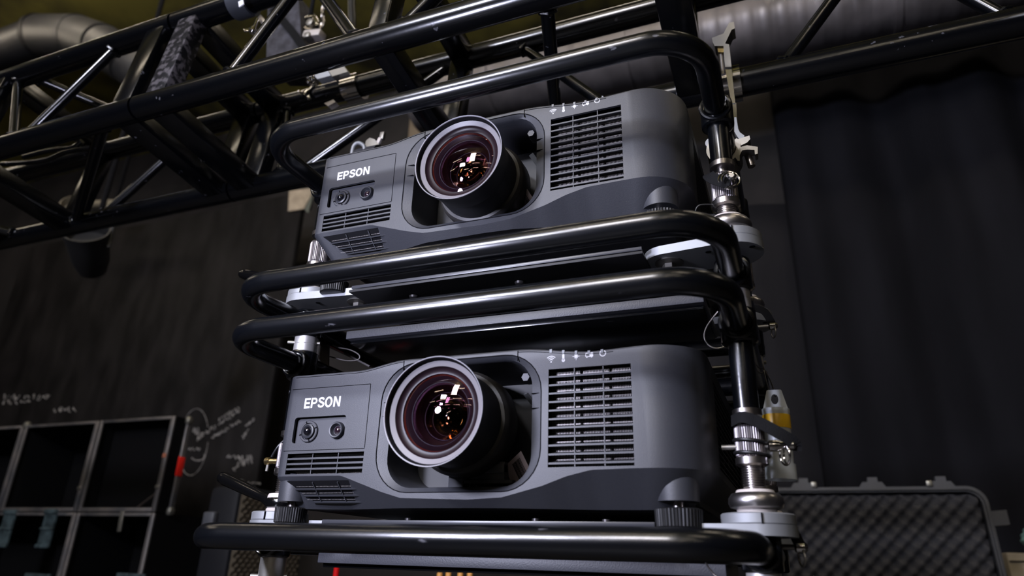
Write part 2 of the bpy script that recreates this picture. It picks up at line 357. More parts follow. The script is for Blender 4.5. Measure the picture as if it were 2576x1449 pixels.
# ================================================================ box truss
TO = Vector((-0.7744, 0.0126, 2.4179)); TD = Vector((0.99994, 0.0079, 0.0078)); TN = Vector((-0.0068, 0.9915, -0.1299)); TU = Vector((-0.0088, 0.1299, 0.9915))
TA, TB = 0.2726, 0.2434
def tp(ch, u): return TO + TD * u + (TN * TA if ch in 'BC' else Vector()) + (TU * TB if ch in 'CD' else Vector())
def weld(b, c, ax, r): 
    ax = Vector(ax).normalized(); s1 = ax.orthogonal().normalized(); s2 = ax.cross(s1)
    b.tube([Vector(c) + (s1 * math.cos(a) + s2 * math.sin(a)) * r for a in [2 * PI * k / 20 for k in range(20)]], 0.0042, 8, closed=True, radii=[0.0042 + 0.0014 * math.sin(k * 2.1) for k in range(20)])
def truss(label, u0, u1, ends, cross, braces):
    t = thing('box_truss', label, 'truss', tuple(TO + TD * u0))
    for ch in 'ABCD':
        MB().tube([tp(ch, u0), tp(ch, u1)], 0.0248, 28).build('chord', M_truss, t)
    for u, inner in ends:
        # end frame of flat bars between the four chords
        sgn = 1 if u > 0 else -1
        for p, q, nm in (('A', 'D', 'end_bar'), ('A', 'B', 'end_bar'), ('D', 'C', 'end_bar'), ('B', 'C', 'end_bar')):
            MB().bar(tp(p, u), tp(q, u), 0.052 if (p, q) != ('A', 'D') else 0.05, 0.036, up=TD.cross(tp(q, u) - tp(p, u)), bev=0.004).build(nm, M_worn if (p, q) == ('A', 'D') and u > 0 else M_truss, t)
    for ch, ch2, u, wd in cross:
        MB().bar(tp(ch, u), tp(ch2, u), wd, 0.04, up=TD.cross(tp(ch2, u) - tp(ch, u)), bev=0.004).build('cross_bar', M_truss, t)
    for ch, ua, ch2, ub, r in braces:
        MB().cyl(tp(ch, ua), tp(ch2, ub), r, 16).build('brace', M_truss, t)
        wb = MB(); d = (tp(ch2, ub) - tp(ch, ua)).normalized()
        for p, sg in ((tp(ch, ua), 1), (tp(ch2, ub), -1)): weld(wb, p + d * sg * 0.0262, d, r + 0.002)
        wb.build('weld_bead', M_truss, t)['kind'] = 'stuff'
    return t
truss('long black box truss section overhead that the projector frame hangs from', -0.006, 1.86, [(0.042, 0)],
      [('A', 'B', 0.541, 0.040), ('D', 'C', 0.545, 0.045), ('A', 'D', 0.541, 0.036), ('B', 'C', 0.541, 0.040), ('A', 'B', 1.018, 0.052), ('D', 'C', 1.018, 0.05), ('A', 'D', 1.018, 0.04), ('B', 'C', 1.018, 0.04), ('A', 'B', 1.54, 0.045), ('B', 'C', 1.56, 0.04)],
      [('A', 0.205, 'D', 0.315, 0.0125), ('A', 0.50, 'D', 0.34, 0.0125), ('A', 0.57, 'D', 0.78, 0.0125), ('D', 0.80, 'A', 0.99, 0.0125),
       ('A', 0.835, 'B', 0.765, 0.0115), ('C', 0.552, 'B', 0.525, 0.0105), ('C', 0.672, 'B', 0.872, 0.0105),
       ('B', 0.15, 'C', 0.525, 0.0115), ('B', 0.12, 'C', 0.075, 0.0105), ('B', 1.158, 'C', 1.335, 0.0115), ('B', 1.50, 'C', 1.36, 0.0105)])
truss('short black box truss section at the left bolted on by its scuffed end bars', -1.75, -0.012, [(-0.048, 0)],
      [('A', 'B', -0.54, 0.06), ('A', 'D', -0.54, 0.04), ('B', 'C', -0.54, 0.04), ('D', 'C', -0.54, 0.04)],
      [('A', -0.352, 'D', -0.172, 0.0105), ('A', -0.375, 'D', -0.51, 0.0105), ('B', -0.525, 'A', -0.10, 0.0115), ('B', -0.44, 'C', -0.20, 0.0115),
       ('D', -0.48, 'C', -0.30, 0.0105), ('A', -0.70, 'D', -0.86, 0.0105), ('A', -0.95, 'B', -0.72, 0.0115)])
# ================================================================ projector
def make_projector():
    OZ = 1.65; org = (0, 0, OZ)
    t = thing('projector', 'lower black projector, standing on the bottom tray just above the lowest handle', 'projector', org, 'projectors in the stacking frame')
    def B(mb, name, m, parent=None, label=None, **k):
        # built in projector space (origin at foot level)
        return mb.build(name, m, parent or t, (0, 0, 0), label, **k)
    ZB = [(-0.31, .0565), (-0.196, .0560), (-0.158, .0435), (-0.136, .0362), (-0.108, .0288), (-0.02, .0266), (0.0226, .0288), (0.0702, .0406), (0.0986, .0506), (0.1265, .0569), (0.167, .0577), (0.3, .058)]
    def zb(x):
        for (x0, y0), (x1, y1) in zip(ZB, ZB[1:]):
            if x <= x1: 
                u = (x - x0) / (x1 - x0); return y0 + (y1 - y0) * max(0, u)
        return ZB[-1][1]
    def zt(x): return 0.1908 + 0.0098 * smoothstep(-0.190, -0.116, x) * (1 - smoothstep(0.036, 0.135, x)) + 0.0022 * smoothstep(0.12, 0.20, x)
    L, Rr, D = -0.302, 0.252, 0.46
    rl, rr = 0.014, 0.062
    # outline in plan
    plan = [(L, D), (L, 0.2), (L, rl)] + arc((L + rl, rl), rl, PI, 1.5 * PI, 6, lambda a, b: (a, b))[1:]
    i0 = len(plan) - 1
    xs = [x / 1000 for x in range(-280, 190, 6)]
    plan += [(x, 0.0) for x in xs]
    i1 = len(plan)
    plan += arc((Rr - rr, rr), rr, -PI / 2, 0, 12, lambda a, b: (a, b)) + [(Rr, 0.2), (Rr, D)]
    def inset(p, d):
        x, y = p; cx, cy = max(L + 0.09, min(Rr - 0.09, x)), max(0.09, min(D, y)); v = Vector((cx - x, cy - y)); 
        if v.length < 1e-6: return p
        v = v.normalized() * d; return (x + v.x, y + v.y)
    def rowat(ins, zf):
        out = []
        for p in plan:
            q = inset(p, ins(p) if callable(ins) else ins); out.append(Vector((q[0], q[1], zf(p))))
        return out
    mb = MB()
    base = rowat(lambda p: (zb(p[0]) - .018) * 0.85, lambda p: 0.018)
    zbr = rowat(0, lambda p: zb(p[0])); ztr = rowat(0, lambda p: zt(p[0]) - .0022); ztr2 = rowat(.0007, lambda p: zt(p[0]) - .0006); ztt = rowat(.003, lambda p: zt(p[0]))
    n = len(plan)
    mb.strip([ztr, ztr2, ztt])
    # top cover and back
    mb.strip([ztt, [Vector((v.x * 0.3, max(v.y, 0.10), 0.196)) for v in ztt]])
    mb.add([Vector((v.x * 0.3, max(v.y, 0.10), 0.196)) for v in ztt], [tuple(range(n))])
    side = MB()
    mb.strip([zbr[i1:i1 + 13], ztr[i1:i1 + 13]])
    mb.strip([zbr[:i0 + 1], ztr[:i0 + 1]])
    lower = MB(); lower.strip([base, zbr])
    B(lower, 'lower_housing', M_case)
    ub = MB(); ub.strip([base, [v + Vector((0, 0, .003)) for v in base]]); ub.add(base, [tuple(range(n))]); B(ub, 'underside', M_black)
    B(MB().box((-0.025, D - 0.002, 0.105), (0.55, 0.006, 0.17)), 'rear_panel', M_dark)
    # right wall with louvred opening
    wy0, wy1, wz0, wz1 = 0.105, 0.43, 0.068, 0.172
    mb.plate([(rr, .058), (D, .058), (D, zt(.25) - .0022), (rr, zt(.25) - .0022)], [[(wy0, wz0), (wy0, wz1), (wy1, wz1), (wy1, wz0)]], Rr, Rr - 0.004, lambda u, v, d: Vector((d, u, v)), open_=True)
    # front fascia with openings
    x0, x1 = L + rl, Rr - rr
    top = [(x, zt(x) - .0022) for x in [x1 - (x1 - x0) * i / 60 for i in range(61)]]
    bot = [(x, zb(x)) for x in [x0 + (x1 - x0) * i / 80 for i in range(81)]]
    lens_hole = rrect(-.1475, .0685, .0350, .1945, .047, 8)
    vent = [(0.0773, .0605), (0.1745, .0605), (0.1745, .1725), (0.0773, .1725)]
    lvent = [(-.2830, .0588), (-.1655, .0588), (-.1655, .0850), (-.2830, .0850)]
    sens = rrect(-.2800, -.1985, .0985, .1325, .004, 3)
    mb.plate(bot + top, [lens_hole, vent, lvent, sens], 0.0, 0.0035, open_=True)
    B(mb, 'housing', M_case, angle=28)
    B(MB().box((-0.02, 0.25, 0.10), (0.50, 0.36, 0.15)), 'chassis', M_black)
    # seam lines (recessed joints)
    sm = MB()
    def seam(p, q, wd=.0007): sm.bar((p[0], 0.0002, p[1]), (q[0], 0.0002, q[1]), wd, .0012, up=(0, 1, 0))
    def seaml(P, wd=.0007):
        for p, q in zip(P, P[1:]): seam(p, q, wd)
    seaml([(-.291, .1712), (-.1665, .1712), (-.1655, .0895)]); seaml([(-.291, .0888), (-.1655, .0888)])
    seaml([(x, zt(x) - .0034) for x in [x0 + (-.120 - x0) * i / 14 for i in range(15)]], .0006); seaml([(x, zt(x) - .0038) for x in [.038 + (.155 - .038) * i / 20 for i in range(21)]], .0006)
    seam((-.1195, .1985), (-.1195, .186), .001); seam((.038, .1985), (.038, .186), .001)
    seaml(lens_hole + lens_hole[:1], .0011)
    B(sm, 'seam', M_seam)
    # bezel round the lens opening
    outer = rrect(-.1470, .0680, .0355, .1940, .0465, 8); inner = rrect(-.1335, .0560, .0405, .1895, .036, 8); in2 = rrect(-.1325, .0550, .0415, .1885, .036, 8); in3 = rrect(-.1240, .0470, .0470, .1820, .030, 8)
    bz = MB(); bz.strip([[Vector((u, 0.003, v)) for u, v in outer], [Vector((u, 0.0003, v)) for u, v in outer], [Vector((u, 0.004, v)) for u, v in inner], [Vector((u, 0.009, v)) for u, v in in2], [Vector((u, 0.022, v)) for u, v in in2]], closed=True)
    bez = B(bz, 'lens_bezel', M_case, angle=40)
    rc = MB(); rc.strip([[Vector((u, 0.018, v)) for u, v in in2], [Vector((u, 0.105, v)) for u, v in in3]], closed=True); rc.add([Vector((u, 0.105, v)) for u, v in in3], [tuple(range(len(in3)))])
    B(rc, 'lens_recess', M_dark, angle=50)
    tb = MB()
    for sx in (-.1405, .0622):
        for z in (.128, .1455): tb.box((sx, 0.0025, z), (.0125, .003, .0007))
    B(tb, 'bezel_joint', M_seam, bez)
    # fittings inside the opening
    B(MB().box((-.0455, .045, .0570), (.020, .05, .034), bev=.001), 'lens_bracket', M_case)
    br = MB(); br.box((-.008, .050, .0590), (.046, .05, .026), bev=.0012); br.box((-.004, .026, .0485), (.062, .01, .004)); br.box((.000, .0295, .0640), (.030, .012, .012), bev=.002)
    B(br, 'lens_latch', M_case)
    B(MB().lathe((.0415, .020, .1705), [(.0025, -.002), (.0052, -.002), (.0058, .0), (.0058, .016)], 'y', 6), 'lens_cover_screw', mat('screw_grey', (0.035, 0.035, 0.042), 0.5))
    B(MB().bar((.030, .05, .158), (.047, .075, .130), .007, .003), 'cable_clip', M_alu)
    st = B(MB().box((0.030, .030, .062), (.036, .0006, .030), Matrix.Rotation(-0.5, 3, 'Y') @ Matrix.Rotation(-0.5, 3, 'Z')), 'rating_label', mat('label_paper', (0.22, 0.18, 0.19), 0.7))
    bl = MB(); Rm = Matrix.Rotation(-0.5, 3, 'Y') @ Matrix.Rotation(-0.5, 3, 'Z')
    for i in range(9): bl.box(Vector((0.030, .030, .062)) + Rm @ Vector((-.003 + .0018 * i, -.0006, 0.000)), (.0007 + .0005 * (i % 3 == 0), .0004, .020), Rm)
    B(bl, 'barcode', M_seam, st)
    cb = MB()
    for k in range(3): cb.tube(catmull([(-.032 + .004 * k, .03, .040), (-.028 + .005 * k, .028, .055), (-.02 + .004 * k, .04, .066)], 6), .0009, 6)
    B(cb, 'lens_wire', mat('wire_grey', (0.35, 0.4, 0.36), 0.4))
    # ---------------- lens
    cx, cz = -.037, .117
    lens = B(MB().shell((cx, 0, cz), [(.0562, -.046), (.0558, -.040), (.0560, -.02), (.0560, .046), (.052, .050), (.052, .10)], 'y', 72), 'lens', M_lens, angle=30)
    B(MB().shell((cx, 0, cz), [(.0556, .0005), (.0600, .0015), (.0628, .0050), (.0640, .0090), (.0640, .0330), (.0600, .0400), (.0530, .0420)], 'y', 72), 'focus_collar', mat('collar_plastic', (0.018, 0.0165, 0.016), 0.5), lens, angle=30)
    B(MB().shell((cx, 0, cz), [(.0560, -.03), (.0585, -.0455), (.0618, -.0640), (.0628, -.0660), (.0622, -.0668)], 'y', 72), 'hood', M_lens, lens)
    B(MB().shell((cx, 0, cz), [(.0624, -.0668), (.0612, -.0664), (.0609, -.0655)], 'y', 72), 'rim', mat('lens_rim_grey', (0.16, 0.155, 0.17), 0.45), lens)
    B(MB().shell((cx, 0, cz), [(.0609, -.0655), (.0600, -.0640), (.0588, -.0594)], 'y', 72), 'hood_inside', M_seam, lens)
    B(MB().shell((cx, 0, cz), [(.0588, -.0594), (.0584, -.0596), (.0528, -.0572), (.0525, -.0562)], 'y', 72), 'filter_ring', M_hood, lens)
    rg = MB(); ra = MB(); rb = MB()
    ra.shell((cx, 0, cz), [(.0525, -.0562), (.0505, -.0530), (.0452, -.0528)], 'y', 72)
    rg.shell((cx, 0, cz), [(.0452, -.0528), (.0450, -.0532), (.0447, -.0531), (.0445, -.0520)], 'y', 72)
    rb.shell((cx, 0, cz), [(.0445, -.0520), (.0430, -.0500)], 'y', 72)
    ra.shell((cx, 0, cz), [(.0430, -.0500), (.0380, -.0470), (.0372, -.0462)], 'y', 72)
    rad = [(.0368, -.0460), (.0280, -.0310), (.0220, -.0232), (.0170, -.0170), (.0118, -.0085), (.0070, -.0018)]
    for (r0, h0), (r1, h1) in zip(rad, rad[1:]):
        ra.shell((cx, 0, cz), [(r0 - .0007, h0), (r0 * 0.5 + r1 * 0.5 + .001, (h0 + h1) / 2), (r1 + .0010, h1 - .0004)], 'y', 56)
        rg.shell((cx, 0, cz), [(r0 + .0004, h0 - .0002), (r0 - .0006, h0 + .0001)], 'y', 56)
    B(ra, 'inner_barrel', M_ringa, lens, angle=60); B(rg, 'retaining_ring', M_ringc, lens); B(rb, 'red_ring', M_ringb, lens)
    B(MB().lathe((cx, 0, cz), [(.0070, -.0018), (.0070, .004), (0, .004)], 'y', 32), 'exit_pupil', mat('pupil_olive', (0.06, 0.052, 0.035), 0.4), lens)
    def dome(r, h, bulge, m, nm):
        P = [(r * (1 - i / 16), h - bulge * (1 - (1 - i / 16) ** 2)) for i in range(17)]
        B(MB().shell((cx, 0, cz), P, 'y', 64), nm, m, lens, angle=80)
    N_ = 18; el_ = MB(); rows = []
    for i in range(N_ + 1):
        rr_ = .0370 * (1 - i / N_); rows.append([Vector((cx + rr_ * math.cos(a), -.0462 - 3.2 * ((rr_ * math.cos(a) + .013) ** 2 + (rr_ * math.sin(a) + .030) ** 2 - .0700 ** 2), cz + rr_ * math.sin(a))) for a in [2 * PI * k / 56 for k in range(56)]])
    el_.strip(rows, closed=True); B(el_, 'lens_element', G_glint, lens, angle=80)  # off-centre dome, added to throw a glint low in the lens
    dome(.0445, -.0525, .0085, G_front, 'front_glass'); dome(.0366, -.0455, .0110, G_inner, 'lens_element'); dome(.0278, -.0303, -.009, G_amber, 'lens_element'); dome(.0218, -.0227, .010, G_green, 'lens_element'); dome(.0168, -.0166, -.006, G_inner, 'lens_element'); dome(.0116, -.0080, .006, G_amber, 'lens_element'); dome(.0068, -.0014, .002, G_green, 'lens_element')
    # ---------------- logo, flat print
    lg = MB(); X0, Z0, H, SL = -.2680, .1441, .0235, 0.0
    def letter(outer, holes=()):
        q = lambda P: [(X0 + (x - X0) * .6225, Z0 + (z - Z0) * .5915) for x, z in P]
        lg.plate(q(outer), [q(h) for h in holes], -0.00035, 0.0006)
    Wd = .0205; TK = .0046
    def E_(x): return [(x, Z0), (x + .0150, Z0), (x + .0150, Z0 + TK), (x + TK, Z0 + TK), (x + TK, Z0 + H / 2 - TK / 2), (x + .0140, Z0 + H / 2 - TK / 2), (x + .0140, Z0 + H / 2 + TK / 2), (x + TK, Z0 + H / 2 + TK / 2), (x + TK, Z0 + H - TK), (x + .0150, Z0 + H - TK), (x + .0150, Z0 + H), (x, Z0 + H)]
    letter(E_(X0))
    xp = X0 + .0172; zc = Z0 + H - .0074
    letter([(xp, Z0), (xp + TK, Z0), (xp + TK, Z0 + .0087)] + [(xp + .0090, Z0 + .0087)] + arc((xp + .0088, zc), .0074, -PI / 2, PI / 2, 10, lambda a, b: (a, b)) + [(xp, Z0 + H)],
           [[(xp + TK, zc - .0032), (xp + TK, zc + .0033)] + list(reversed(arc((xp + .0088, zc), .0032, -PI / 2, PI / 2, 8, lambda a, b: (a, b))))])
    xs_ = X0 + .0352
    # S as a swept stroke
    cp = catmull([(xs_ + .0145, Z0 + .0172, 0), (xs_ + .0128, Z0 + .0205, 0), (xs_ + .0082, Z0 + .0215, 0), (xs_ + .0038, Z0 + .0198, 0), (xs_ + .0033, Z0 + .0160, 0), (xs_ + .0072, Z0 + .0130, 0), (xs_ + .0118, Z0 + .0110, 0), (xs_ + .0148, Z0 + .0075, 0), (xs_ + .0132, Z0 + .0036, 0), (xs_ + .0085, Z0 + .0021, 0), (xs_ + .0036, Z0 + .0036, 0), (xs_ + .0020, Z0 + .0072, 0)], 5)
    lft = []; rgt = []
    for i in range(len(cp)):
        d = (cp[min(i + 1, len(cp) - 1)] - cp[max(i - 1, 0)]).normalized(); nn = Vector((-d.y, d.x, 0)) * TK * 0.49
        lft.append(((cp[i] + nn).x, (cp[i] + nn).y)); rgt.append(((cp[i] - nn).x, (cp[i] - nn).y))
    for i in range(len(cp) - 1): letter([lft[i], rgt[i], rgt[i + 1], lft[i + 1]])
    xo = X0 + .0628
    el = lambda rx, rz: [(xo + rx * math.cos(2 * PI * k / 28), Z0 + H / 2 + rz * math.sin(2 * PI * k / 28)) for k in range(28)]
    letter(el(.0098, .0123), [el(.0050, .0078)])
    xn = X0 + .0752
    letter([(xn, Z0), (xn + TK, Z0), (xn + TK, Z0 + .0158), (xn + .0125, Z0), (xn + .0175, Z0), (xn + .0175, Z0 + H), (xn + .0129, Z0 + H), (xn + .0129, Z0 + .0078), (xn + .0050, Z0 + H), (xn, Z0 + H)])
    lo = B(lg, 'logo', M_print, smooth=False, label='white lettering EPSON')
    # ---------------- status icons
    ic = MB(); fn = lambda P, Hs=(): ic.plate(P, Hs, -.0003, .0005)
    def ring(c, r0, r1, a0, a1, n=14):
        P = arc(c, r1, a0, a1, n, lambda a, b: (a, b)) + list(reversed(arc(c, r0, a0, a1, n, lambda a, b: (a, b))))
        fn(P)
    c = (.0805, .1812)
    for r in (.0030, .0050, .0070): ring(c, r - .0005, r + .0005, PI / 4, 3 * PI / 4)
    fn([(c[0] + .0010 * math.cos(2 * PI * k / 10), c[1] + .0010 * math.sin(2 * PI * k / 10)) for k in range(10)])
    c = (.0955, .1822); fn([(c[0] + .0021 * math.cos(2 * PI * k / 14), c[1] + .0021 * math.sin(2 * PI * k / 14)) for k in range(14)]); fn(rrect(c[0] - .0014, c[0] + .0014, c[1], c[1] + .0075, .0013, 4))
    c = (.1110, .1856); fn([(c[0] + (r) * math.sin(2 * PI * k / 16), c[1] + r * math.cos(2 * PI * k / 16)) for k in range(16) for r in [(.0052 if k % 4 == 0 else .0033) if k % 2 == 0 else .0017]])
    c = (.1268, .1862); fn(rrect(c[0] - .0046, c[0] + .0046, c[1] - .0026, c[1] + .0026, .001, 3), [rrect(c[0] - .0038, c[0] + .0004, c[1] - .0016, c[1] + .0016, .0005, 2)]); fn([(c[0] - .0035, c[1] - .0026), (c[0] - .0035, c[1] - .0034), (c[0] - .002, c[1] - .0034), (c[0] - .002, c[1] - .0026)]); fn([(c[0] + .002, c[1] - .0026), (c[0] + .002, c[1] - .0034), (c[0] + .0035, c[1] - .0034), (c[0] + .0035, c[1] - .0026)])
    c = (.1428, .1868); ring(c, .0029, .0039, PI / 2 + 0.55, PI / 2 + 2 * PI - 0.55, 24); fn([(c[0] + .0010 * math.cos(2 * PI * k / 10), c[1] + .0036 + .0010 * math.sin(2 * PI * k / 10)) for k in range(10)])
    B(ic, 'status_icon', M_print, smooth=False, label='row of five white status symbols')
    for x in (.0800, .0955, .1110, .1265, .1420): B(MB().box((x, .0012, zt(x) - .0020), (.0030, .004, .0042)), 'indicator', mat('indicator_grey', (0.05, 0.056, 0.07), 0.35))
    # ---------------- right vent: 12 rows, 3 columns
    vx0, vx1, vz0, vz1 = .0773, .1745, .0605, .1725; pit = (vz1 - vz0) / 11.35
    for i in range(11):
        z = vz1 - pit * (i + 0.92)
        s1 = MB(); s1.add([(x, y, zz) for x in (vx0, vx1) for y, zz in ((.0006, z - .0011), (.0006, z + .0010), (.0022, z + .0010), (.0022, z - .0011))], [(0, 1, 2, 3), (7, 6, 5, 4), (0, 4, 5, 1), (1, 5, 6, 2), (2, 6, 7, 3), (3, 7, 4, 0)])
        so = B(s1, 'slat', M_case, smooth=False); B(MB().add([(vx0, .0021, z + .0006), (vx1, .0021, z + .0006), (vx1, .0115, z + .0042), (vx0, .0115, z + .0042), (vx0, .0021, z - .0006), (vx1, .0021, z - .0006), (vx1, .0115, z + .0032), (vx0, .0115, z + .0032)], [(0, 1, 2, 3), (4, 5, 6, 7), (0, 1, 5, 4), (2, 3, 7, 6)]), 'blade', M_blade, so, smooth=False)
    for x in (vx0 + .0310, vx0 + .0650): B(MB().box((x, .0032, (vz0 + vz1) / 2), (.0011, .004, vz1 - vz0)), 'mullion', M_case, smooth=False)
    def gauze(u0, u1, w0, w1, fnm, nu, nw):
        g = MB(); g.add([fnm(u0, w0, .001), fnm(u1, w0, .001), fnm(u1, w1, .001), fnm(u0, w1, .001)], [(0, 1, 2, 3)])
        B(g, 'vent_backing', M_seam, smooth=False)
        g = MB()
        for i in range(nw):
            w = w0 + (w1 - w0) * (i + .5) / nw; g.add([fnm(u0, w, 0), fnm(u1, w, 0), fnm(u1, w + .00035, 0), fnm(u0, w + .00035, 0)], [(0, 1, 2, 3)])
        for i in range(nu):
            u = u0 + (u1 - u0) * (i + .5) / nu; g.add([fnm(u, w0, 0), fnm(u + .00035, w0, 0), fnm(u + .00035, w1, 0), fnm(u, w1, 0)], [(0, 1, 2, 3)])
        o = B(g, 'dust_mesh', M_pins, smooth=False); o['kind'] = 'stuff'
    gauze(vx0, vx1, vz0, vz1, lambda u, v, d: Vector((u, .0125 + d, v)), 54, 40)
    # left vents: straight one and the one on the chamfer
    lx0, lx1, lz0, lz1 = -.2830, -.1655, .0588, .0850; pit = (lz1 - lz0) / 4.0
    for i in range(3):
        z = lz1 - pit * (i + 1.0)
        s1 = MB(); s1.add([(x, y, zz) for x in (lx0, lx1) for y, zz in ((.0006, z - .0012), (.0006, z + .0011), (.0022, z + .0011), (.0022, z - .0012))], [(0, 1, 2, 3), (7, 6, 5, 4), (0, 4, 5, 1), (1, 5, 6, 2), (2, 6, 7, 3), (3, 7, 4, 0)])
        so = B(s1, 'slat', M_case, smooth=False); B(MB().add([(lx0, .0021, z + .0006), (lx1, .0021, z + .0006), (lx1, .0105, z + .0036), (lx0, .0105, z + .0036), (lx0, .0021, z - .0006), (lx1, .0021, z - .0006), (lx1, .0105, z + .0026), (lx0, .0105, z + .0026)], [(0, 1, 2, 3), (4, 5, 6, 7), (0, 1, 5, 4), (2, 3, 7, 6)]), 'blade', M_blade, so, smooth=False)
    for x in (lx0 + .0390, lx0 + .0785): B(MB().box((x, .0032, (lz0 + lz1) / 2), (.0011, .004, lz1 - lz0)), 'mullion', M_case, smooth=False)
    gauze(lx0, lx1, lz0, lz1, lambda u, v, d: Vector((u, .0125 + d, v)), 80, 11)
    # chamfer vent (follows the sloping underside at the left)
    ch = lambda u, v, d: Vector((u, .0006 + (v) * 0.0272 - d * 0.8, .0530 - v * 0.0322 - d * 0.6))
    hh = [(-.2800, .06), (-.1740, .06), (-.1590, .42), (-.1450, .82), (-.2470, .82)]
    pn = MB(); pn.plate(hh, [], 0.0004, 0.0009, ch); B(pn, 'chamfer_vent_dark', M_seam, smooth=False)  # black sheet stands in for the darkness inside the vent openings
    for i, (v, xa, xb) in enumerate([(.34, -.2690, -.1615), (.57, -.2590, -.1540), (.80, -.2480, -.1470)]):
        s1 = MB(); s1.plate([(xa, v - .020), (xb, v - .020), (xb, v + .020), (xa, v + .020)], [], 0.0009, 0.0030, ch); B(s1, 'slat', M_case, smooth=False)
    gz = MB()
    for k in range(60):
        for v in (.26, .49, .72):
            x = -.272 + k * .0019 + v * 0.02
            if x < -.158 + v * .012 - .002: gz.plate([(x, v - .010), (x + .0007, v - .010), (x + .0007, v + .010), (x, v + .010)], [], .0009, .0011, ch)
    for xa in (-.2400, -.2020): B(MB().plate([(xa, .10), (xa + .0014, .10), (xa + .0054, .80), (xa + .0040, .80)], [], .0009, .0026, ch), 'mullion', M_case, smooth=False)
    o = B(gz, 'dust_mesh', M_pins, smooth=False); o['kind'] = 'stuff'
    # ---------------- side louvres
    ns = 13
    for i in range(ns):
        z = wz0 + (wz1 - wz0) * (i + .5) / ns
        B(MB().box((Rr - .0040, (wy0 + wy1) / 2, z), (.0075, wy1 - wy0, .0013)), 'side_slat', M_case, smooth=False)
    for k in range(1, 5): B(MB().box((Rr - .0035, wy0 + (wy1 - wy0) * k / 5, (wz0 + wz1) / 2), (.005, .0022, wz1 - wz0)), 'side_mullion', M_dark, smooth=False)
    B(MB().box((Rr - .0125, (wy0 + wy1) / 2, (wz0 + wz1) / 2), (.004, wy1 - wy0 + .01, wz1 - wz0 + .004)), 'side_backing', M_seam, smooth=False)
    # ---------------- sensor window
    B(MB().box((-.23925, .0085, .1155), (.0815, .004, .034)), 'sensor_recess', mat('sensor_panel', (0.024, 0.025, 0.031), 0.5))
    c1, c2 = (-.2590, .1142), (-.2140, .1142)
    s1 = B(MB().lathe((c1[0], 0, c1[1]), [(.0085, .0075), (.0142, .0075), (.0142, .0045), (.0134, .0038), (.0112, .0038), (.0108, .0055)], 'y', 40), 'camera_ring', M_dark)
    nt_ = MB()
    for a in (0.35, 1.9, 3.5, 5.0): nt_.box((c1[0] + .0124 * math.cos(a), .0040, c1[1] + .0124 * math.sin(a)), (.0026, .0022, .0012), Matrix.Rotation(-a, 3, 'Y'))
    B(nt_, 'ring_notch', M_seam, s1)
    B(MB().lathe((c1[0], 0, c1[1]), [(.0096, .007), (.0096, .0022), (.0078, .0014), (.0062, .0030)], 'y', 36), 'camera_collar', mat('collar_grey', (0.020, 0.021, 0.026), 0.45), s1)
    B(MB().lathe((c1[0], 0, c1[1]), [(.0062, .0030), (.0050, .0005), (.0026, -.0012), (0, -.0017)], 'y', 28), 'camera_lens', mat('camera_glass', (0.004, 0.004, 0.006), 0.06, spec=0.9), s1, angle=80)
    s2 = B(MB().lathe((c2[0], 0, c2[1]), [(.0112, .0075), (.0108, .0025), (.0098, .0010), (.0082, .0012), (.0072, .0040), (.0055, .0075)], 'y', 36), 'sensor_ring', mat('collar_grey', (0.020, 0.021, 0.026), 0.45))
    B(MB().lathe((c2[0], 0, c2[1]), [(.0074, .0075), (.0055, .0065), (.0040, .0050), (.0022, .0040), (0, .0037)], 'y', 24), 'sensor_lens', mat('sensor_glass', (0.012, 0.006, 0.010), 0.08, spec=0.9), s2, angle=80)
    # ---------------- feet
    for fx, fy, rf in ((.2115, .038, .0245), (-.2825, .022, .0200), (.2115, .40, .0225), (-.2760, .40, .0185)):
        if fy < .1:
            B(MB().lathe((fx, fy, 0), [(rf * .93, .0265), (rf * .95, .040), (rf * .95, .054), (rf * .5, .064)], 'z', 36), 'foot_socket', M_case, angle=40)
        ft = B(MB().lathe((fx, fy, 0), [(rf * .9, .0), (rf, .0012), (rf * 1.03, .0185), (rf * .9, .0198), (rf * .55, .0202)], 'z', 120, wave=lambda k: 1.0 if k % 3 else 0.965), 'foot', M_rubber, angle=20)
        B(MB().cyl((fx, fy, .020), (fx, fy, .062), .0062, 16), 'foot_stem', M_steel, ft)
    return t
P1 = make_projector()
P2 = copy_tree(P1); P2.location = (0, 0, 2.002)
P2['label'] = 'upper black large-venue projector with orange sparkles in its lens, standing on the upper tray'
for ch in kids(P2):
    if ch.name.startswith('lens.') or ch.name == 'lens.001': ch.location = (0.010, 0, -0.022)
    if ch.name.startswith('foot.') and min(v[0] for v in ch.bound_box) < 0: ch.location = (0.010, 0.012, -0.030)
    if ch.name.startswith('foot_socket.') and min(v[0] for v in ch.bound_box) < 0: ch.location = (0.018, 0.018, 0.004)
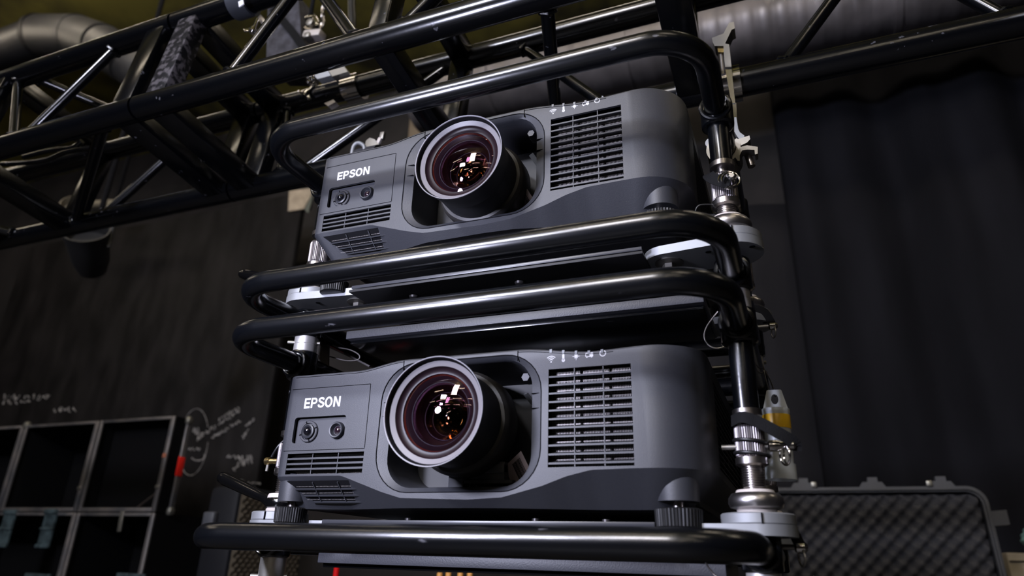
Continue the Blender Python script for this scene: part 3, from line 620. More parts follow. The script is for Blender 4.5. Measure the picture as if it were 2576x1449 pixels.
# ================================================================ stacking frames
XR, XL, YF, YR = 0.2895, -0.3350, 0.065, 0.352     # corner posts
RT = 0.0142                                         # handle tube radius
def handle_path(z, yfront, ystart, r, rear=False):
    s = -1 if not rear else 1; P = []
    yc = yfront - s * r
    P += [(XR, ystart, z), (XR, yc, z)]
    P += [(XR - r + r * math.cos(a), yc + s * r * math.sin(a), z) for a in [PI / 2 * i / 14 for i in range(1, 15)]]
    P += [(XL + r - r * math.sin(a), yc + s * r * math.cos(a), z) for a in [PI / 2 * i / 14 for i in range(0, 15)]]
    P += [(XL, ystart, z)]
    return P
def make_frame(zb, zt, trz, zrail, label, adj):
    org = (-0.0228, YF, zb); t = thing('stacking_frame', label, 'frame', org, 'frames of the projector stack')
    for z in (zb, zt):
        MB().tube(handle_path(z, -0.100, YF - .012, 0.066), RT, 28).build('front_handle', M_paint, t)
        MB().tube(handle_path(z, YR + .16, YR + .012, 0.06, True), RT, 20).build('rear_handle', M_paint, t)
        for X in (XR, XL):
            MB().tube([(X, YF, z), (X, YR, z)], 0.0172, 24).build('side_tube', M_paint, t)
            for Y in (YF, YR):
                b = MB().lathe((X, Y, z), [(.0180, -.021), (.0207, -.019), (.0210, -.017), (.0210, .017), (.0207, .019), (.0180, .021)], 'z', 32)
                s = b.build('corner_sleeve', M_paint, t)
                wb = MB(); k = 1 if Y == YR else -1
                wb.tube([(X + .0182 * math.cos(a), Y + k * .0195, z + .0182 * math.sin(a)) for a in [2 * PI * i / 28 for i in range(28)]], .0030, 8, closed=True)
                wb.build('weld_bead', M_paint, s)
        MB().tube([(XR, YR, z), (XL, YR, z)], 0.0142, 20).build('rear_crossbar', M_paint, t)
    # tray: boxed cross member, top plate, front rail
    MB().box((-.0095, .150, trz - .0060), (.523, .15, .0125), bev=.0012).build('cross_member', mat('tray_grey_paint', (0.035, 0.036, 0.044), 0.5, bump=0.25, bscale=500), t)
    MB().box((-.0095, .150, trz - .0145), (.519, .13, .006), bev=.001).build('cross_member_foot', M_paint, t)
    tr = MB(); tr.box((-.0225, .235, zrail - .0085), (.425, .43, .0040), bev=.0008)
    tr.build('tray_plate', M_black, t)
    MB().bar((-.2360, .0285, zrail), (.1880, .0285, zrail), .004, .0050, bev=.0008).build('tray_rail', mat('tray_rail_paint', (0.03, 0.031, 0.037), 0.35), t)
    for x, y in ((-.150, .060), (.015, .058), (.085, .075), (-.05, .16), (-.19, .12), (.13, .2)):
        MB().lathe((x, y, zrail - .0120), [(.0045, .0015), (.0072, .0005), (.0062, -.0022), (.0030, -.0036), (0, -.0038)], 'z', 20).build('tray_bolt', mat('dark_bolt', (0.10, 0.095, 0.095), 0.35, 0.8), t)
    for x, y in ((-.12, .045), (.05, .04), (.13, .05)):
        MB().cyl((x, y, zrail - .007), (x, y, zrail + .006), .0048, 14).build('tray_standoff', mat('dark_bolt', (0.10, 0.095, 0.095), 0.35, 0.8), t)
    # adjusters at the four corners
    for X in (XR, XL):
        for Y in (YF, YR):
            a = adj if Y == YF else dict(adj)
            zr, k1, k2, th, zball, zw, zd = a['ring'], a['k1'], a['k2'], a['th'], a['ball'], a['wash'], a['disc']
            MB().cyl((X, Y, zt), (X, Y, zr + .003), .0138, 24).build('post', M_paint, t)
            MB().lathe((X, Y, zr), [(.0125, .0045), (.0158, .0035), (.0158, -.0035), (.0125, -.0045), (.0085, -.0045)], 'z', 32).build('post_collar', M_steel, t)
            MB().cyl((X, Y, zr), (X, Y, k1 - .004), .0072, 16).build('neck', M_steel, t)
            MB().lathe((X, Y, 0), [(.0100, k1), (.0150, k1 - .001), (.0162, k1 - .004), (.0162, k2 + .002), (.0150, k2)], 'z', 120, wave=lambda k: 1.0 if k % 3 else 0.955).build('knurled_sleeve', M_knurl, t, angle=15)
            MB().lathe((X, Y, 0), [(.0140, k2 + .0005), (.0172, k2 - .0005), (.0172, k2 - .0075), (.0140, k2 - .0095)], 'z', 32).build('lock_nut', M_steel, t)
            n = max(4, int((k2 - .009 - th) / .0026)); prof = []
            for i in range(n):
                z = k2 - .009 - i * .0026; prof += [(.0100, z), (.0116, z - .0008), (.0116, z - .0015), (.0100, z - .0024)]
            MB().lathe((X, Y, 0), prof + [(.0100, zball - .01)], 'z', 28).build('threaded_rod', M_steel, t, angle=20)
            MB().lathe((X, Y, 0), [(.0125, th + .0010), (.0190, th), (.0205, th - .0030), (.0205, th - .0075)], 'z', 32).build('upper_washer', M_nylon, t)
            R = .0285 if (X > 0 or Y > YF) else .0225; MB().lathe((X, Y, zball), [(R * .62, .0092), (R * .86, .0078), (R * .98, .0030), (R, -.0020), (R * .94, -.0065), (R * .7, -.0085)], 'z', 40).build('domed_nut', mat('satin_nickel', (0.42, 0.40, 0.40), 0.3, 1.0) if (X > 0 or Y > YF) else mat('lever_black', (0.002, 0.002, 0.0022), 0.16), t, angle=50)
            MB().lathe((X, Y, zw), [(.0180, .0040), (.0205, .0020), (.0195, -.0020), (.0150, -.0045)], 'z', 32).build('lower_washer', M_nylon, t)
            sg = -1 if X > 0 else 1
            # split clamp ring and the arm below it
            MB().lathe((X, Y, zd), [(.0362, .0062), (.0376, .0050), (.0376, -.0040), (.0370, -.0048)], 'z', 48).build('clamp_ring', M_alu, t)
            MB().box((X + .006, Y - .0372, zd), (.0016, .003, .0105)).build('clamp_slot', M_seam, t)
            ax = X + (-.075 if sg < 0 else .087); P = []
            P += arc((X, Y), .0385, PI / 2 if sg < 0 else -PI / 2, -PI / 2 if sg < 0 else -1.5 * PI, 16, lambda u, v: (u, v)) if sg < 0 else arc((X, Y), .0385, PI / 2, 1.5 * PI, 16, lambda u, v: (u, v))
            P += arc((ax, Y), .030, -PI / 2, (-1.5 * PI if sg < 0 else PI / 2), 14, lambda u, v: (u, v))
            arm = MB(); arm.plate(P, [], zd - .0052, zd - .0165, lambda u, v, d: Vector((u, v, d))); ao = arm.build('clamp_arm', M_alu, t)
            MB().lathe((ax, Y, zd - .0165), [(.0175, .0002), (.0178, -.0012), (.0090, -.0026)], 'z', 32).build('arm_washer', M_zinc, ao)
            MB().lathe((ax, Y, zd - .0190), [(.0075, .0005), (.0085, -.0005), (.0085, -.0060), (.0070, -.0070)], 'z', 6).build('arm_bolt', M_zinc, ao)
            MB().cyl((ax, Y, zd - .006), (ax, Y, max(zrail - .008, zd - .004)), .0055, 14).build('arm_stud', M_steel, ao)
            for q in (0.6, 2.5): MB().cyl((X + .031 * math.cos(-q), Y + .031 * math.sin(-q), zd - .0166), (X + .031 * math.cos(-q), Y + .031 * math.sin(-q), zd - .0172), .0035, 12).build('screw_hole', M_seam, ao)
            if X < 0 and Y == YF:
                # clamping lever sticking out to the left
                p0 = Vector((X - .004, Y - .004, zball - .002)); tip = Vector(adj['lever'])
                d = (tip - p0); pts = [p0 + d * u for u in (0, .12, .22, .35, .6, .88, .96, 1.0)]
                MB().tube(pts, .008, 16, radii=[.009, .0095, .0065, .0078, .0088, .0096, .0080, .0035]).build('clamp_lever', mat('lever_black', (0.002, 0.002, 0.0022), 0.16), t, angle=60)
    return t
make_frame(1.6300, 1.8747, 1.6160, 1.6530, 'lower black tube stacking frame around the lower projector, with the lowest front handle',
           dict(ring=1.7734, k1=1.7601, k2=1.7247, th=1.6905, ball=1.6790, wash=1.6680, disc=1.6600, lever=(-.4700, .078, 1.7190)))
make_frame(1.9395, 2.1740, 1.9270, 1.9755, 'upper black tube stacking frame around the upper projector, nearest the truss',
           dict(ring=2.0938, k1=2.0800, k2=2.0420, th=2.0180, ball=2.0055, wash=1.9950, disc=1.9845, lever=(-.5100, .080, 2.0560)))

# spigots joining the frames, and those going down from the lower one
for X, Y, z0, z1, lab in ((XR, YF, 1.8945, 1.9200, 'steel spigot joining the two frames at the right front corner'), (XL, YF, 1.8945, 1.9200, 'bright steel spigot joining the two frames at the left front corner'),
                     (XR, YR, 1.8945, 1.9200, 'steel spigot at the right rear corner, where the clear vial hangs'), (XL, YF, 1.545, 1.6100, 'bright steel spigot below the lowest handle at the left'), (XR, YF, 1.545, 1.6100, 'dark steel spigot below the lowest handle at the right')):
    t = thing('spigot', lab, 'connector', (X, Y, z0), 'spigots of the frames')
    MB().lathe((X, Y, 0), [(.0150, z0 - .004), (.0172, z0 - .002), (.0172, (z0 + z1) / 2 - .0006), (.0166, (z0 + z1) / 2), (.0172, (z0 + z1) / 2 + .0006), (.0172, z1), (.0150, z1 + .002)], 'z', 40).build('sleeve', M_spig, t)
    zz = (z0 + z1) / 2 + .004 if z0 > 1.7 else 1.585
    MB().cyl((X - .024, Y - .012, zz), (X + .02, Y + .008, zz), .0028, 12).build('cross_pin', M_zinc, t)
# retaining pins on webbing straps
def ring_pts(c, r, ax, n=24, a0=0, a1=2 * PI):
    ax = Vector(ax).normalized(); u = ax.orthogonal().normalized(); v = ax.cross(u); c = Vector(c)
    return [c + (u * math.cos(a0 + (a1 - a0) * k / n) + v * math.sin(a0 + (a1 - a0) * k / n)) * r for k in range(n + 1)]
def ribbon(P, wd, nrm, th=.0012):
    P = catmull(P, 6); rows = []
    for i in range(len(P)):
        d = (P[min(i + 1, len(P) - 1)] - P[max(i - 1, 0)]).normalized(); n = Vector(nrm); s_ = d.cross(n).normalized(); n = s_.cross(d).normalized()
        rows.append([P[i] + s_ * wd / 2, P[i] - s_ * wd / 2, P[i] - s_ * wd / 2 + n * th, P[i] + s_ * wd / 2 + n * th])
    m = MB(); m.strip(rows, closed=True); m.add(rows[0], [(0, 1, 2, 3)]); m.add(rows[-1], [(3, 2, 1, 0)]); return m
def pin_lower():
    X, Y, z = XR, YF, 1.7360
    t = thing('retaining_pin', 'steel pin with ring and black strap through the knurled sleeve beside the lower projector', 'pin', (X, Y, z), 'strapped retaining pins')
    MB().cyl((X - .0300, Y - .004, z), (X + .028, Y - .004, z), .0030, 14).build('shaft', M_zinc, t)
    MB().lathe((0, Y - .006, z), [(.004, X + .018), (.0062, X + .020), (.0062, X + .028), (.0045, X + .032), (.0048, X + .044), (.003, X + .046)], 'x', 20).build('head', M_chrome, t)
    MB().tube(ring_pts((X + .036, Y - .006, z - .0100), .0095, (1, 0.35, 0)), .0012, 8).build('pull_ring', M_chrome, t)
    MB().tube(ring_pts((X + .034, Y - .006, z - .0110), .0095, (1, 0.6, 0.1)), .0011, 8).build('pull_ring', M_chrome, t)
    for dz in (.0055, -.0080): MB().tube(ring_pts((X + .001, Y, z + dz), .0178, (0.12, 0, 1), 36), .0020, 10).build('wire_loop', M_rubber, t)
    ribbon([(X - .0165, Y - .006, 1.7640), (X - .004, Y - .0185, 1.7655), (X + .012, Y - .0185, 1.7590), (X + .030, Y - .016, 1.7480), (X + .0445, Y - .008, 1.7385), (X + .0450, Y - .003, 1.7310)], .0130, (0, -1, 0.2)).build('strap', M_web, t)
pin_lower()
def pin_upper():
    X, Y, z = XR, YF, 2.0560
    t = thing('retaining_pin', 'steel pin with round ring and black strap on the knurled sleeve beside the upper projector', 'pin', (X, Y, z), 'strapped retaining pins')
    MB().cyl((X - .01, Y + .02, z), (X + .012, Y - .028, z), .0030, 14).build('shaft', M_zinc, t)
    MB().lathe((X + .012, 0, z), [(.003, Y - .040), (.0055, Y - .038), (.0055, Y - .026), (.004, Y - .022)], 'y', 18).build('head', M_chrome, t)
    for r, dx in ((.0125, .008), (.0108, .010)): MB().tube(ring_pts((X + dx, Y - .030, z - .001), r, (0.25, -1, 0.1), 30, 0.3, 5.7), .0012, 8).build('pull_ring', M_chrome, t)
    ribbon([(X - .0150, Y - .004, 2.0840), (X - .0165, Y - .0150, 2.0760), (X - .0100, Y - .0205, 2.0660), (X + .004, Y - .0230, 2.0560), (X + .010, Y - .026, 2.0530)], .0150, (-.3, -1, 0.2)).build('strap', M_web, t)
    MB().tube(catmull([(X - .01, Y, 2.040), (X - .032, Y - .004, 2.041), (X - .036, Y - .002, 2.030), (X - .012, Y, 2.026)], 6), .0010, 6).build('wire_loop', M_rubber, t)
pin_upper()
def pin_small(c, label):
    c = Vector(c); t = thing('retaining_pin', label, 'pin', tuple(c), 'strapped retaining pins')
    MB().cyl(c + Vector((-.022, 0, 0)), c + Vector((.014, 0, 0)), .0028, 12).build('shaft', M_zinc, t)
    MB().lathe((0, c.y, c.z), [(.004, c.x + .008), (.006, c.x + .010), (.006, c.x + .018), (.003, c.x + .021)], 'x', 16).build('head', M_chrome, t)
    MB().tube(ring_pts(c + Vector((.014, 0, -.010)), .0085, (1, .4, 0)), .0011, 8).build('pull_ring', M_zinc, t)
    ribbon([c + Vector((-.012, -.004, .030)), c + Vector((.004, -.006, .022)), c + Vector((.012, -.004, .006)), c + Vector((.014, 0, -.002))], .011, (0, -1, 0.2)).build('strap', M_web, t)
pin_small(at(1978, 1376, Y=.085), 'small steel pin and strap below the silver clamp, right of the lowest handle')
pin_small(at(1919, 822, Y=.30), 'small bright pin and strap on the rear post at the right, between the projectors')
p = at(690, 1160, Y=.060); t = thing('retaining_pin', 'brass coloured pin beside the left edge of the lower projector', 'pin', tuple(p), 'strapped retaining pins')
M_brass = mat('brass', (0.55, 0.42, 0.20), 0.25, 1.0)
MB().cyl(p + Vector((-.012, 0, 0)), Vector((XL + .004, YF, p.z)), .0042, 14).build('shaft', M_brass, t)
MB().lathe((0, p.y, p.z), [(.003, p.x - .016), (.0058, p.x - .014), (.0058, p.x - .009), (.004, p.x - .007)], 'x', 16).build('head', M_brass, t)
MB().tube([p + Vector((-.010, 0, .004)), p + Vector((-.010, -.001, -.014))], .0022, 10).build('cotter', M_zinc, t)
MB().tube(catmull([p + Vector((-.006, 0, .006)), p + Vector((.004, 0, .022)), p + Vector((.016, .01, .040))], 6), .0018, 8).build('lanyard', M_rubber, t)
# thin wire lanyards
def wire(P, r, label, m=None, name='wire_lanyard'):
    return tag(MB().tube(catmull(P, 10), r, 8).build(name, m or M_steel), label, 'wire', 'wire lanyards')
Z = .078
wire([at(1806, 783, Y=Z), at(1778, 822, Y=Z), at(1772, 850, Y=Z), at(1785, 870, Y=Z), at(1808, 876, Y=Z), at(1831, 864, Y=Z), at(1822, 838, Y=Z)], .0009, 'thin steel wire loop hanging below the second handle at the right')
wire([at(1775, 1415, Y=.05), at(1784, 1430, Y=.045), at(1800, 1449, Y=.04), at(1818, 1466, Y=.04)], .0010, 'thin pale wire under the right end of the lowest handle')
wire([at(815, 852, Y=.12), at(845, 872, Y=.12), at(880, 880, Y=.12), at(903, 893, Y=.12), at(900, 905, Y=.12), at(870, 907, Y=.12), at(830, 897, Y=.12)], .0010, 'grey wire loop above the left end of the lower projector', mat('grey_cable', (0.06, 0.054, 0.054), 0.5))
wire([at(826, 862, Y=.16), at(870, 890, Y=.16), at(930, 922, Y=.16)], .0016, 'straight grey cable running down behind the left end of the lower projector', mat('grey_cable', (0.06, 0.054, 0.054), 0.5))
tg = [at(800, 862, Y=.11), at(828, 868, Y=.11), at(827, 930, Y=.11), at(812, 922, Y=.11), at(806, 912, Y=.11), at(793, 906, Y=.11)]
tag(MB().plate([(q.x, q.z) for q in tg], [], .1095, .1115).build('hanging_tag', mat('tag_grey', (0.05, 0.045, 0.044), 0.8, spec=0.1)), 'grey hanging tag beside the bright spigot at the left, above the lower projector', 'tag')
# clear vial with a yellow band on its wire
def vial():
    top = at(1951, 1030, Y=.135); bot = at(1963, 1172, Y=.135); ax = (bot - top).normalized(); L = (bot - top).length
    t = thing('plastic_vial', 'clear plastic vial with a yellow band hanging on a wire at the right', 'vial', tuple(top))
    zx = ax; side = Vector((0, 1, 0)).cross(zx).normalized(); fw = zx.cross(side)
    Rm = Matrix((side, fw, zx)).transposed()
    def rev(prof, seg=40):
        m = MB(); m.lathe((0, 0, 0), prof, 'z', seg); m.v = [top + Rm @ v for v in m.v]; return m
    m_cl = mat('clear_plastic', (0.76, 0.81, 0.84), 0.25, spec=0.5, alpha=0.62)
    r = .0158
    rev([(r * .98, .0), (r * 1.0, .004), (r * .97, .005), (r * .97, .066), (r * 1.0, .070), (r * .99, .074), (r * 1.06, .079), (r * 1.10, .082), (r * 1.08, L - .002), (r * .9, L), (0, L)]).build('tube', m_cl, t, angle=50)
    rev([(r * .995, .0075), (r * 1.0, .008), (r * 1.0, .023), (r * .995, .0235)]).build('yellow_band', mat('yellow_band', (0.78, 0.46, 0.02), 0.35), t, label='yellow band')
    tabm = MB(); zt_ = -.0235
    outl = [(-.0140, 0), (-.0085, zt_ + .001), (-.0075, zt_), (.0075, zt_), (.0085, zt_ + .001), (.0140, 0)]
    hole = [(.0042 * math.cos(2 * PI * k / 20), -.0120 + .0062 * math.sin(2 * PI * k / 20)) for k in range(20)]
    tabm.plate(outl, [hole], -.002, .002, lambda u, v, d: top + Rm @ Vector((u, d, v))); tabm.build('hanging_tab', m_cl, t)
    rev([(r * .80, L - .02), (r * .86, L - .006), (r * .7, L - .003)]).build('contents', mat('white_powder', (0.5, 0.48, 0.44), 0.8), t)
    h = top + Rm @ Vector((0, 0, -.0165))
    MB().tube(catmull([at(1914, 896, Y=.30), at(1921, 925, Y=.26), at(1939, 960, Y=.19), at(1950, 995, Y=.15), h + Vector((.001, -.003, 0)), h + Vector((0, .003, .001))], 8), .0009, 8).build('wire', M_steel, t)
    MB().tube(catmull([at(1916, 900, Y=.30), at(1924, 945, Y=.26), at(1934, 980, Y=.18), at(1938, 1002, Y=.145), h + Vector((-.004, -.001, 0.001))], 8), .0009, 8).build('wire', M_steel, t)
vial()

# ================================================================ clamps holding the frame to the truss
def px_plate(pts, X, th, name, m, parent, label=None):
    P = [at(x, y, Y=X) for x, y in pts]
    return MB().plate([(p.x, p.z) for p in P], [], X - th / 2, X + th / 2).build(name, m, parent, label=label)
def coupler(parent, c, ax, r, wd=.040, nm='coupler', m=M_zinc, gap=0.5):
    c = Vector(c); ax = Vector(ax).normalized(); u = ax.orthogonal().normalized(); v = ax.cross(u); rows = []
    n = 26
    for k in range(n + 1):
        a = gap / 2 + (2 * PI - gap) * k / n; d = u * math.cos(a) + v * math.sin(a)
        rows.append([c + d * r + ax * wd / 2, c + d * (r + .006) + ax * wd / 2, c + d * (r + .006) - ax * wd / 2, c + d * r - ax * wd / 2])
    mb = MB(); mb.strip(rows, closed=True); mb.add(rows[0], [(0, 1, 2, 3)]); mb.add(rows[-1], [(3, 2, 1, 0)])
    return mb.build(nm, m, parent)
def wing_nut(parent, c, d, s=1.0):
    c = Vector(c); d = Vector(d).normalized(); u = d.orthogonal().normalized(); v = d.cross(u)
    b = MB().cyl(c - d * .030 * s, c + d * .024 * s, .0042 * s, 14).build('eye_bolt', M_chrome, parent)
    w_ = MB().cyl(c + d * .008 * s, c + d * .020 * s, .0085 * s, 16)
    for k in (-1, 1): w_.bar(c + d * .014 * s + u * k * .004 * s, c + d * .026 * s + u * k * .019 * s, .010 * s, .0045 * s, up=v, bev=.0015 * s)
    w_.build('wing_nut', M_chrome, parent)
# right: long hanging bracket from the rear lower chord to the frame
cX = .262; pc = TO + TN * TA + TD * ((.306 - (TO + TN * TA).x) / TD.x)
t = thing('hanging_bracket', 'tall silver hook bracket clamped over the truss tube beside the upper frame corner', 'bracket', tuple(pc), 'brackets hanging the frame')
px_plate([(1793, 108), (1822, 97), (1836, 70), (1848, 68), (1850, 84), (1842, 88), (1826, 122), (1836, 124), (1842, 180), (1826, 181), (1823, 150), (1822, 128), (1800, 128), (1795, 118)], cX, .026, 'hook', M_zinc, t)
px_plate([(1806, 124), (1822, 124), (1822, 140), (1808, 140)], cX, .018, 'nut', M_brass, t)
MB().cyl(at(1814, 130, Y=cX), at(1820, 190, Y=cX), .0055, 16).build('hook_bolt', M_steel, t)
coupler(t, pc, TD, .0255, .034, 'tube_jaw', M_chrome, .3)
px_plate([(1826, 184), (1842, 184), (1847, 232), (1851, 268), (1841, 268), (1833, 222)], cX, .020, 'side_plate', M_chrome, t)
px_plate([(1844, 266), (1853, 266), (1857, 330), (1858, 346), (1850, 340), (1846, 300)], cX, .016, 'side_plate', M_chrome, t)
px_plate([(1848, 300), (1853, 300), (1858, 330), (1862, 338), (1873, 346), (1873, 356), (1864, 359), (1855, 348), (1848, 336)], cX - .014, .012, 'hinge_link', M_alu, t)
# lower clamp gripping the frame side tube
pf = Vector((XR, .17, 2.1740))
t = thing('tube_clamp', 'silver saddle clamp with a downward bolt, right of the upper projector', 'clamp', tuple(pf))
coupler(t, pf, (0, 1, 0), .0178, .045, 'clamp_jaw', M_zinc, .4)
C0 = .165
px_plate([(1836, 384), (1852, 366), (1887, 355), (1889, 364), (1882, 372), (1850, 388), (1838, 408)], C0, .030, 'clamp_plate', M_zinc, t)
px_plate([(1850, 402), (1862, 378), (1880, 373), (1907, 377), (1907, 394), (1900, 396), (1899, 385), (1882, 384), (1868, 386), (1862, 398), (1862, 412), (1856, 411)], C0 - .020, .016, 'clamp_plate', M_zinc, t)
MB().cyl(at(1879, 382, Y=C0 - .01), at(1891, 419, Y=C0 - .01), .0052, 16).build('clamp_bolt', M_steel, t)
q = at(1789, 362, Y=.20)
MB().lathe(q, [(.0035, -.004), (.0085, -.004), (.0085, .004), (.0035, .004)], 'y', 20).build('hinge_eye', M_alu, t)
MB().bar(q + Vector((-.002, 0, -.006)), at(1797, 392, Y=.20), .008, .012, up=(0, 1, 0), bev=.002).build('hinge_arm', M_alu, t)
# left: the matching bracket
q0 = at(905, 385, Y=.262)
t = thing('hanging_bracket', 'silver slotted bracket on the truss tube just above the upper projector lettering', 'bracket', tuple(q0), 'brackets hanging the frame')
Y0 = .262
lp = [at(881, 418, Y=Y0), at(887, 378, Y=Y0), at(893, 364, Y=Y0), at(903, 360, Y=Y0), at(914, 366, Y=Y0), at(917, 378, Y=Y0), at(912, 412, Y=Y0)]
MB().tube(catmull(lp, 6), .0042, 12).build('slotted_link', M_alu, t)
MB().cyl(at(889, 403, Y=Y0), at(906, 400, Y=Y0), .0055, 14).build('link_pin', M_chrome, t)
pl = [at(920, 388, Y=.30), at(924, 358, Y=.30), at(934, 350, Y=.30), at(946, 354, Y=.30), at(957, 366, Y=.30), at(956, 374, Y=.30), at(940, 384, Y=.30), at(930, 394, Y=.30)]
MB().plate([(p.x, p.z) for p in pl], [], .294, .306).build('bracket_plate', M_zinc, t)
MB().bar(at(960, 352, Y=.30), at(964, 334, Y=.30), .010, .009, up=(0, 1, 0), bev=.001).build('bolt_end', M_zinc, t)
MB().bar(at(951, 362, Y=.298), at(958, 348, Y=.298), .008, .008, up=(0, 1, 0), bev=.001).build('bolt_nut', M_nylon, t)
cc = TO + TN * TA + TD * ((q0.x + .015 - TO.x)); coupler(t, cc, TD, .0255, .05, 'tube_jaw', M_dark, .3)
MB().lathe(at(843, 421, Y=.20), [(.012, -.01), (.0135, -.008), (.0135, .006), (.009, .007), (.009, .014), (.0075, .015)], 'z', 24).build('threaded_bush', M_chrome, t)
# half coupler on the rear top chord
t0 = .262; cc = tp('C', t0)
t = thing('half_coupler', 'silver half coupler with a wing nut above the left end of the top handle', 'clamp', tuple(cc), 'half couplers on the truss')
coupler(t, cc, TD, .0255, .042, 'jaw', M_chrome, .6)
wq = at(778, 226, Y=cc.y - .03); wing_nut(t, wq, (-.35, -.3, -.9), .85)
for i, (x, y) in enumerate(((776, 195), (786, 193), (797, 191), (777, 208), (787, 201))): MB().lathe(at(x, y, Y=cc.y - .034), [(0, -.006), (.0045, -.0045), (.006, 0), (.0045, .0045), (0, .006)], 'z', 14).build('ball_nut', M_chrome, t)
bl = [at(800, 188, Y=cc.y - .03), at(828, 178, Y=cc.y - .03), at(840, 198, Y=cc.y - .03), at(806, 207, Y=cc.y - .03), at(800, 200, Y=cc.y - .03)]
MB().plate([(p.x, p.z) for p in bl], [], cc.y - .042, cc.y - .022).build('clamp_block', M_alu, t)
bl = [at(829, 178, Y=cc.y - .03), at(866, 166, Y=cc.y - .03), at(881, 187, Y=cc.y - .03), at(842, 199, Y=cc.y - .03)]
MB().plate([(p.x, p.z) for p in bl], [], cc.y - .040, cc.y - .018).build('clamp_block', M_zinc, t)
bl = [at(822, 266, Y=cc.y - .02), at(845, 257, Y=cc.y - .02), at(850, 263, Y=cc.y - .02), at(832, 273, Y=cc.y - .02)]
MB().plate([(p.x, p.z) for p in bl], [], cc.y - .03, cc.y - .015).build('clamp_foot', M_nylon, t)
# half coupler on the front top chord
cc = tp('D', .168)
t = thing('half_coupler', 'dark grey half coupler with a white label and hanging wing bolt, top left', 'clamp', tuple(cc), 'half couplers on the truss')
coupler(t, cc, TD, .0255, .040, 'jaw', mat('coupler_grey', (0.07, 0.075, 0.09), 0.35, 0.6), .45)
ql = at(607, 8, Y=cc.y - .034); MB().box(ql, (.012, .002, .016), Matrix.Rotation(-.35, 3, 'Y')).build('paper_label', M_print, t)
wing_nut(t, at(640, 68, Y=cc.y - .01), (.05, -.2, -1), .8)
MB().bar(at(655, 45, Y=cc.y), at(676, 70, Y=cc.y), .012, .012, bev=.002).build('hinge_arm', M_steel, t)
# chain hoist hook, chain and chain bag
def link(mb, c, ax, nrm, l, wd, r):
    c = Vector(c); ax = Vector(ax).normalized(); s_ = ax.cross(Vector(nrm)).normalized(); P = []
    for k in range(20):
        a = 2 * PI * k / 20; P.append(c + ax * (math.sin(a) * wd / 2 + (l - wd) / 2 * (1 if math.sin(a) > 0 else -1)) + s_ * math.cos(a) * wd / 2)
    mb.tube(P, r, 8, closed=True)
t = thing('hoist_chain', 'polished chain hanging down in front of the olive ceiling at top left', 'chain', tuple(at(812, 60, Y=.5)))
for i in range(7):
    y = 62 - 21 * i; lk = MB(); link(lk, at(811 + i * 1.3, y, Y=.5), (0.03, 0, 1), (1, .4, 0) if i % 2 else (.4, 1, 0), .026, .0165, .0030); lk.build('link', M_steel, t)
t = thing('hoist_hook', 'polished steel hook and shackle block hanging behind the truss at top left', 'hook', tuple(at(780, 70, Y=.42)))
MB().tube(catmull([at(770, 48, Y=.42), at(790, 44, Y=.42), at(797, 62, Y=.42), at(786, 76, Y=.42), at(768, 72, Y=.42)], 7), .0075, 14).build('hook', M_chrome, t)
hq = at(781, 40, Y=.42); MB().cyl(hq, Vector((hq.x, hq.y, 5.095)), .006, 12).build('hanging_rod', M_seam, t)
MB().lathe(at(781, 58, Y=.40), [(.004, -.008), (.011, -.006), (.011, .006), (.004, .008)], 'y', 20).build('eye', M_zinc, t)
MB().bar(at(770, 92, Y=.42), at(812, 88, Y=.42), .030, .022, bev=.004).build('shackle', M_nylon, t)
MB().bar(at(770, 96, Y=.41), at(784, 92, Y=.41), .026, .018, bev=.003).build('shackle_nut', M_zinc, t)
t = thing('chain_bag', 'grey fabric bag with a strap behind the truss at top left', 'bag', tuple(at(720, 110, Y=.62)))
bg = [at(684, 20, Y=.62), at(760, 0, Y=.62), at(768, 110, Y=.62), at(752, 170, Y=.62), at(680, 170, Y=.62)]
MB().plate([(p.x, p.z) for p in bg], [], .60, .72).build('bag', mat('grey_fabric', (0.035, 0.034, 0.042), 0.9, noise=0.5, nscale=30, bump=0.5, bscale=60), t)
ribbon([at(684, 20, Y=.59), at(735, 80, Y=.585), at(770, 130, Y=.585)], .026, (0, -1, 0)).build('strap', M_web, t)
tag(MB().tube(catmull([at(884, -40, Y=.45), at(885, 20, Y=.45), at(886, 60, Y=.45), at(880, 110, Y=.45)], 6), .011, 14).build('power_cable', M_rubber), 'thick black cable hanging behind the truss above the top handle', 'cable')
for P, lb in (([(5, 413), (60, 410), (118, 402), (165, 383), (230, 372)], 'black cable lying along the left truss section, lower one'), ([(60, 395), (120, 380), (180, 372), (206, 355)], 'black cable lying along the left truss section, upper one')):
    tag(MB().tube(catmull([at(x, y, Y=.20) for x, y in P], 8), .0065, 12).build('power_cable', M_truss), lb, 'cable')
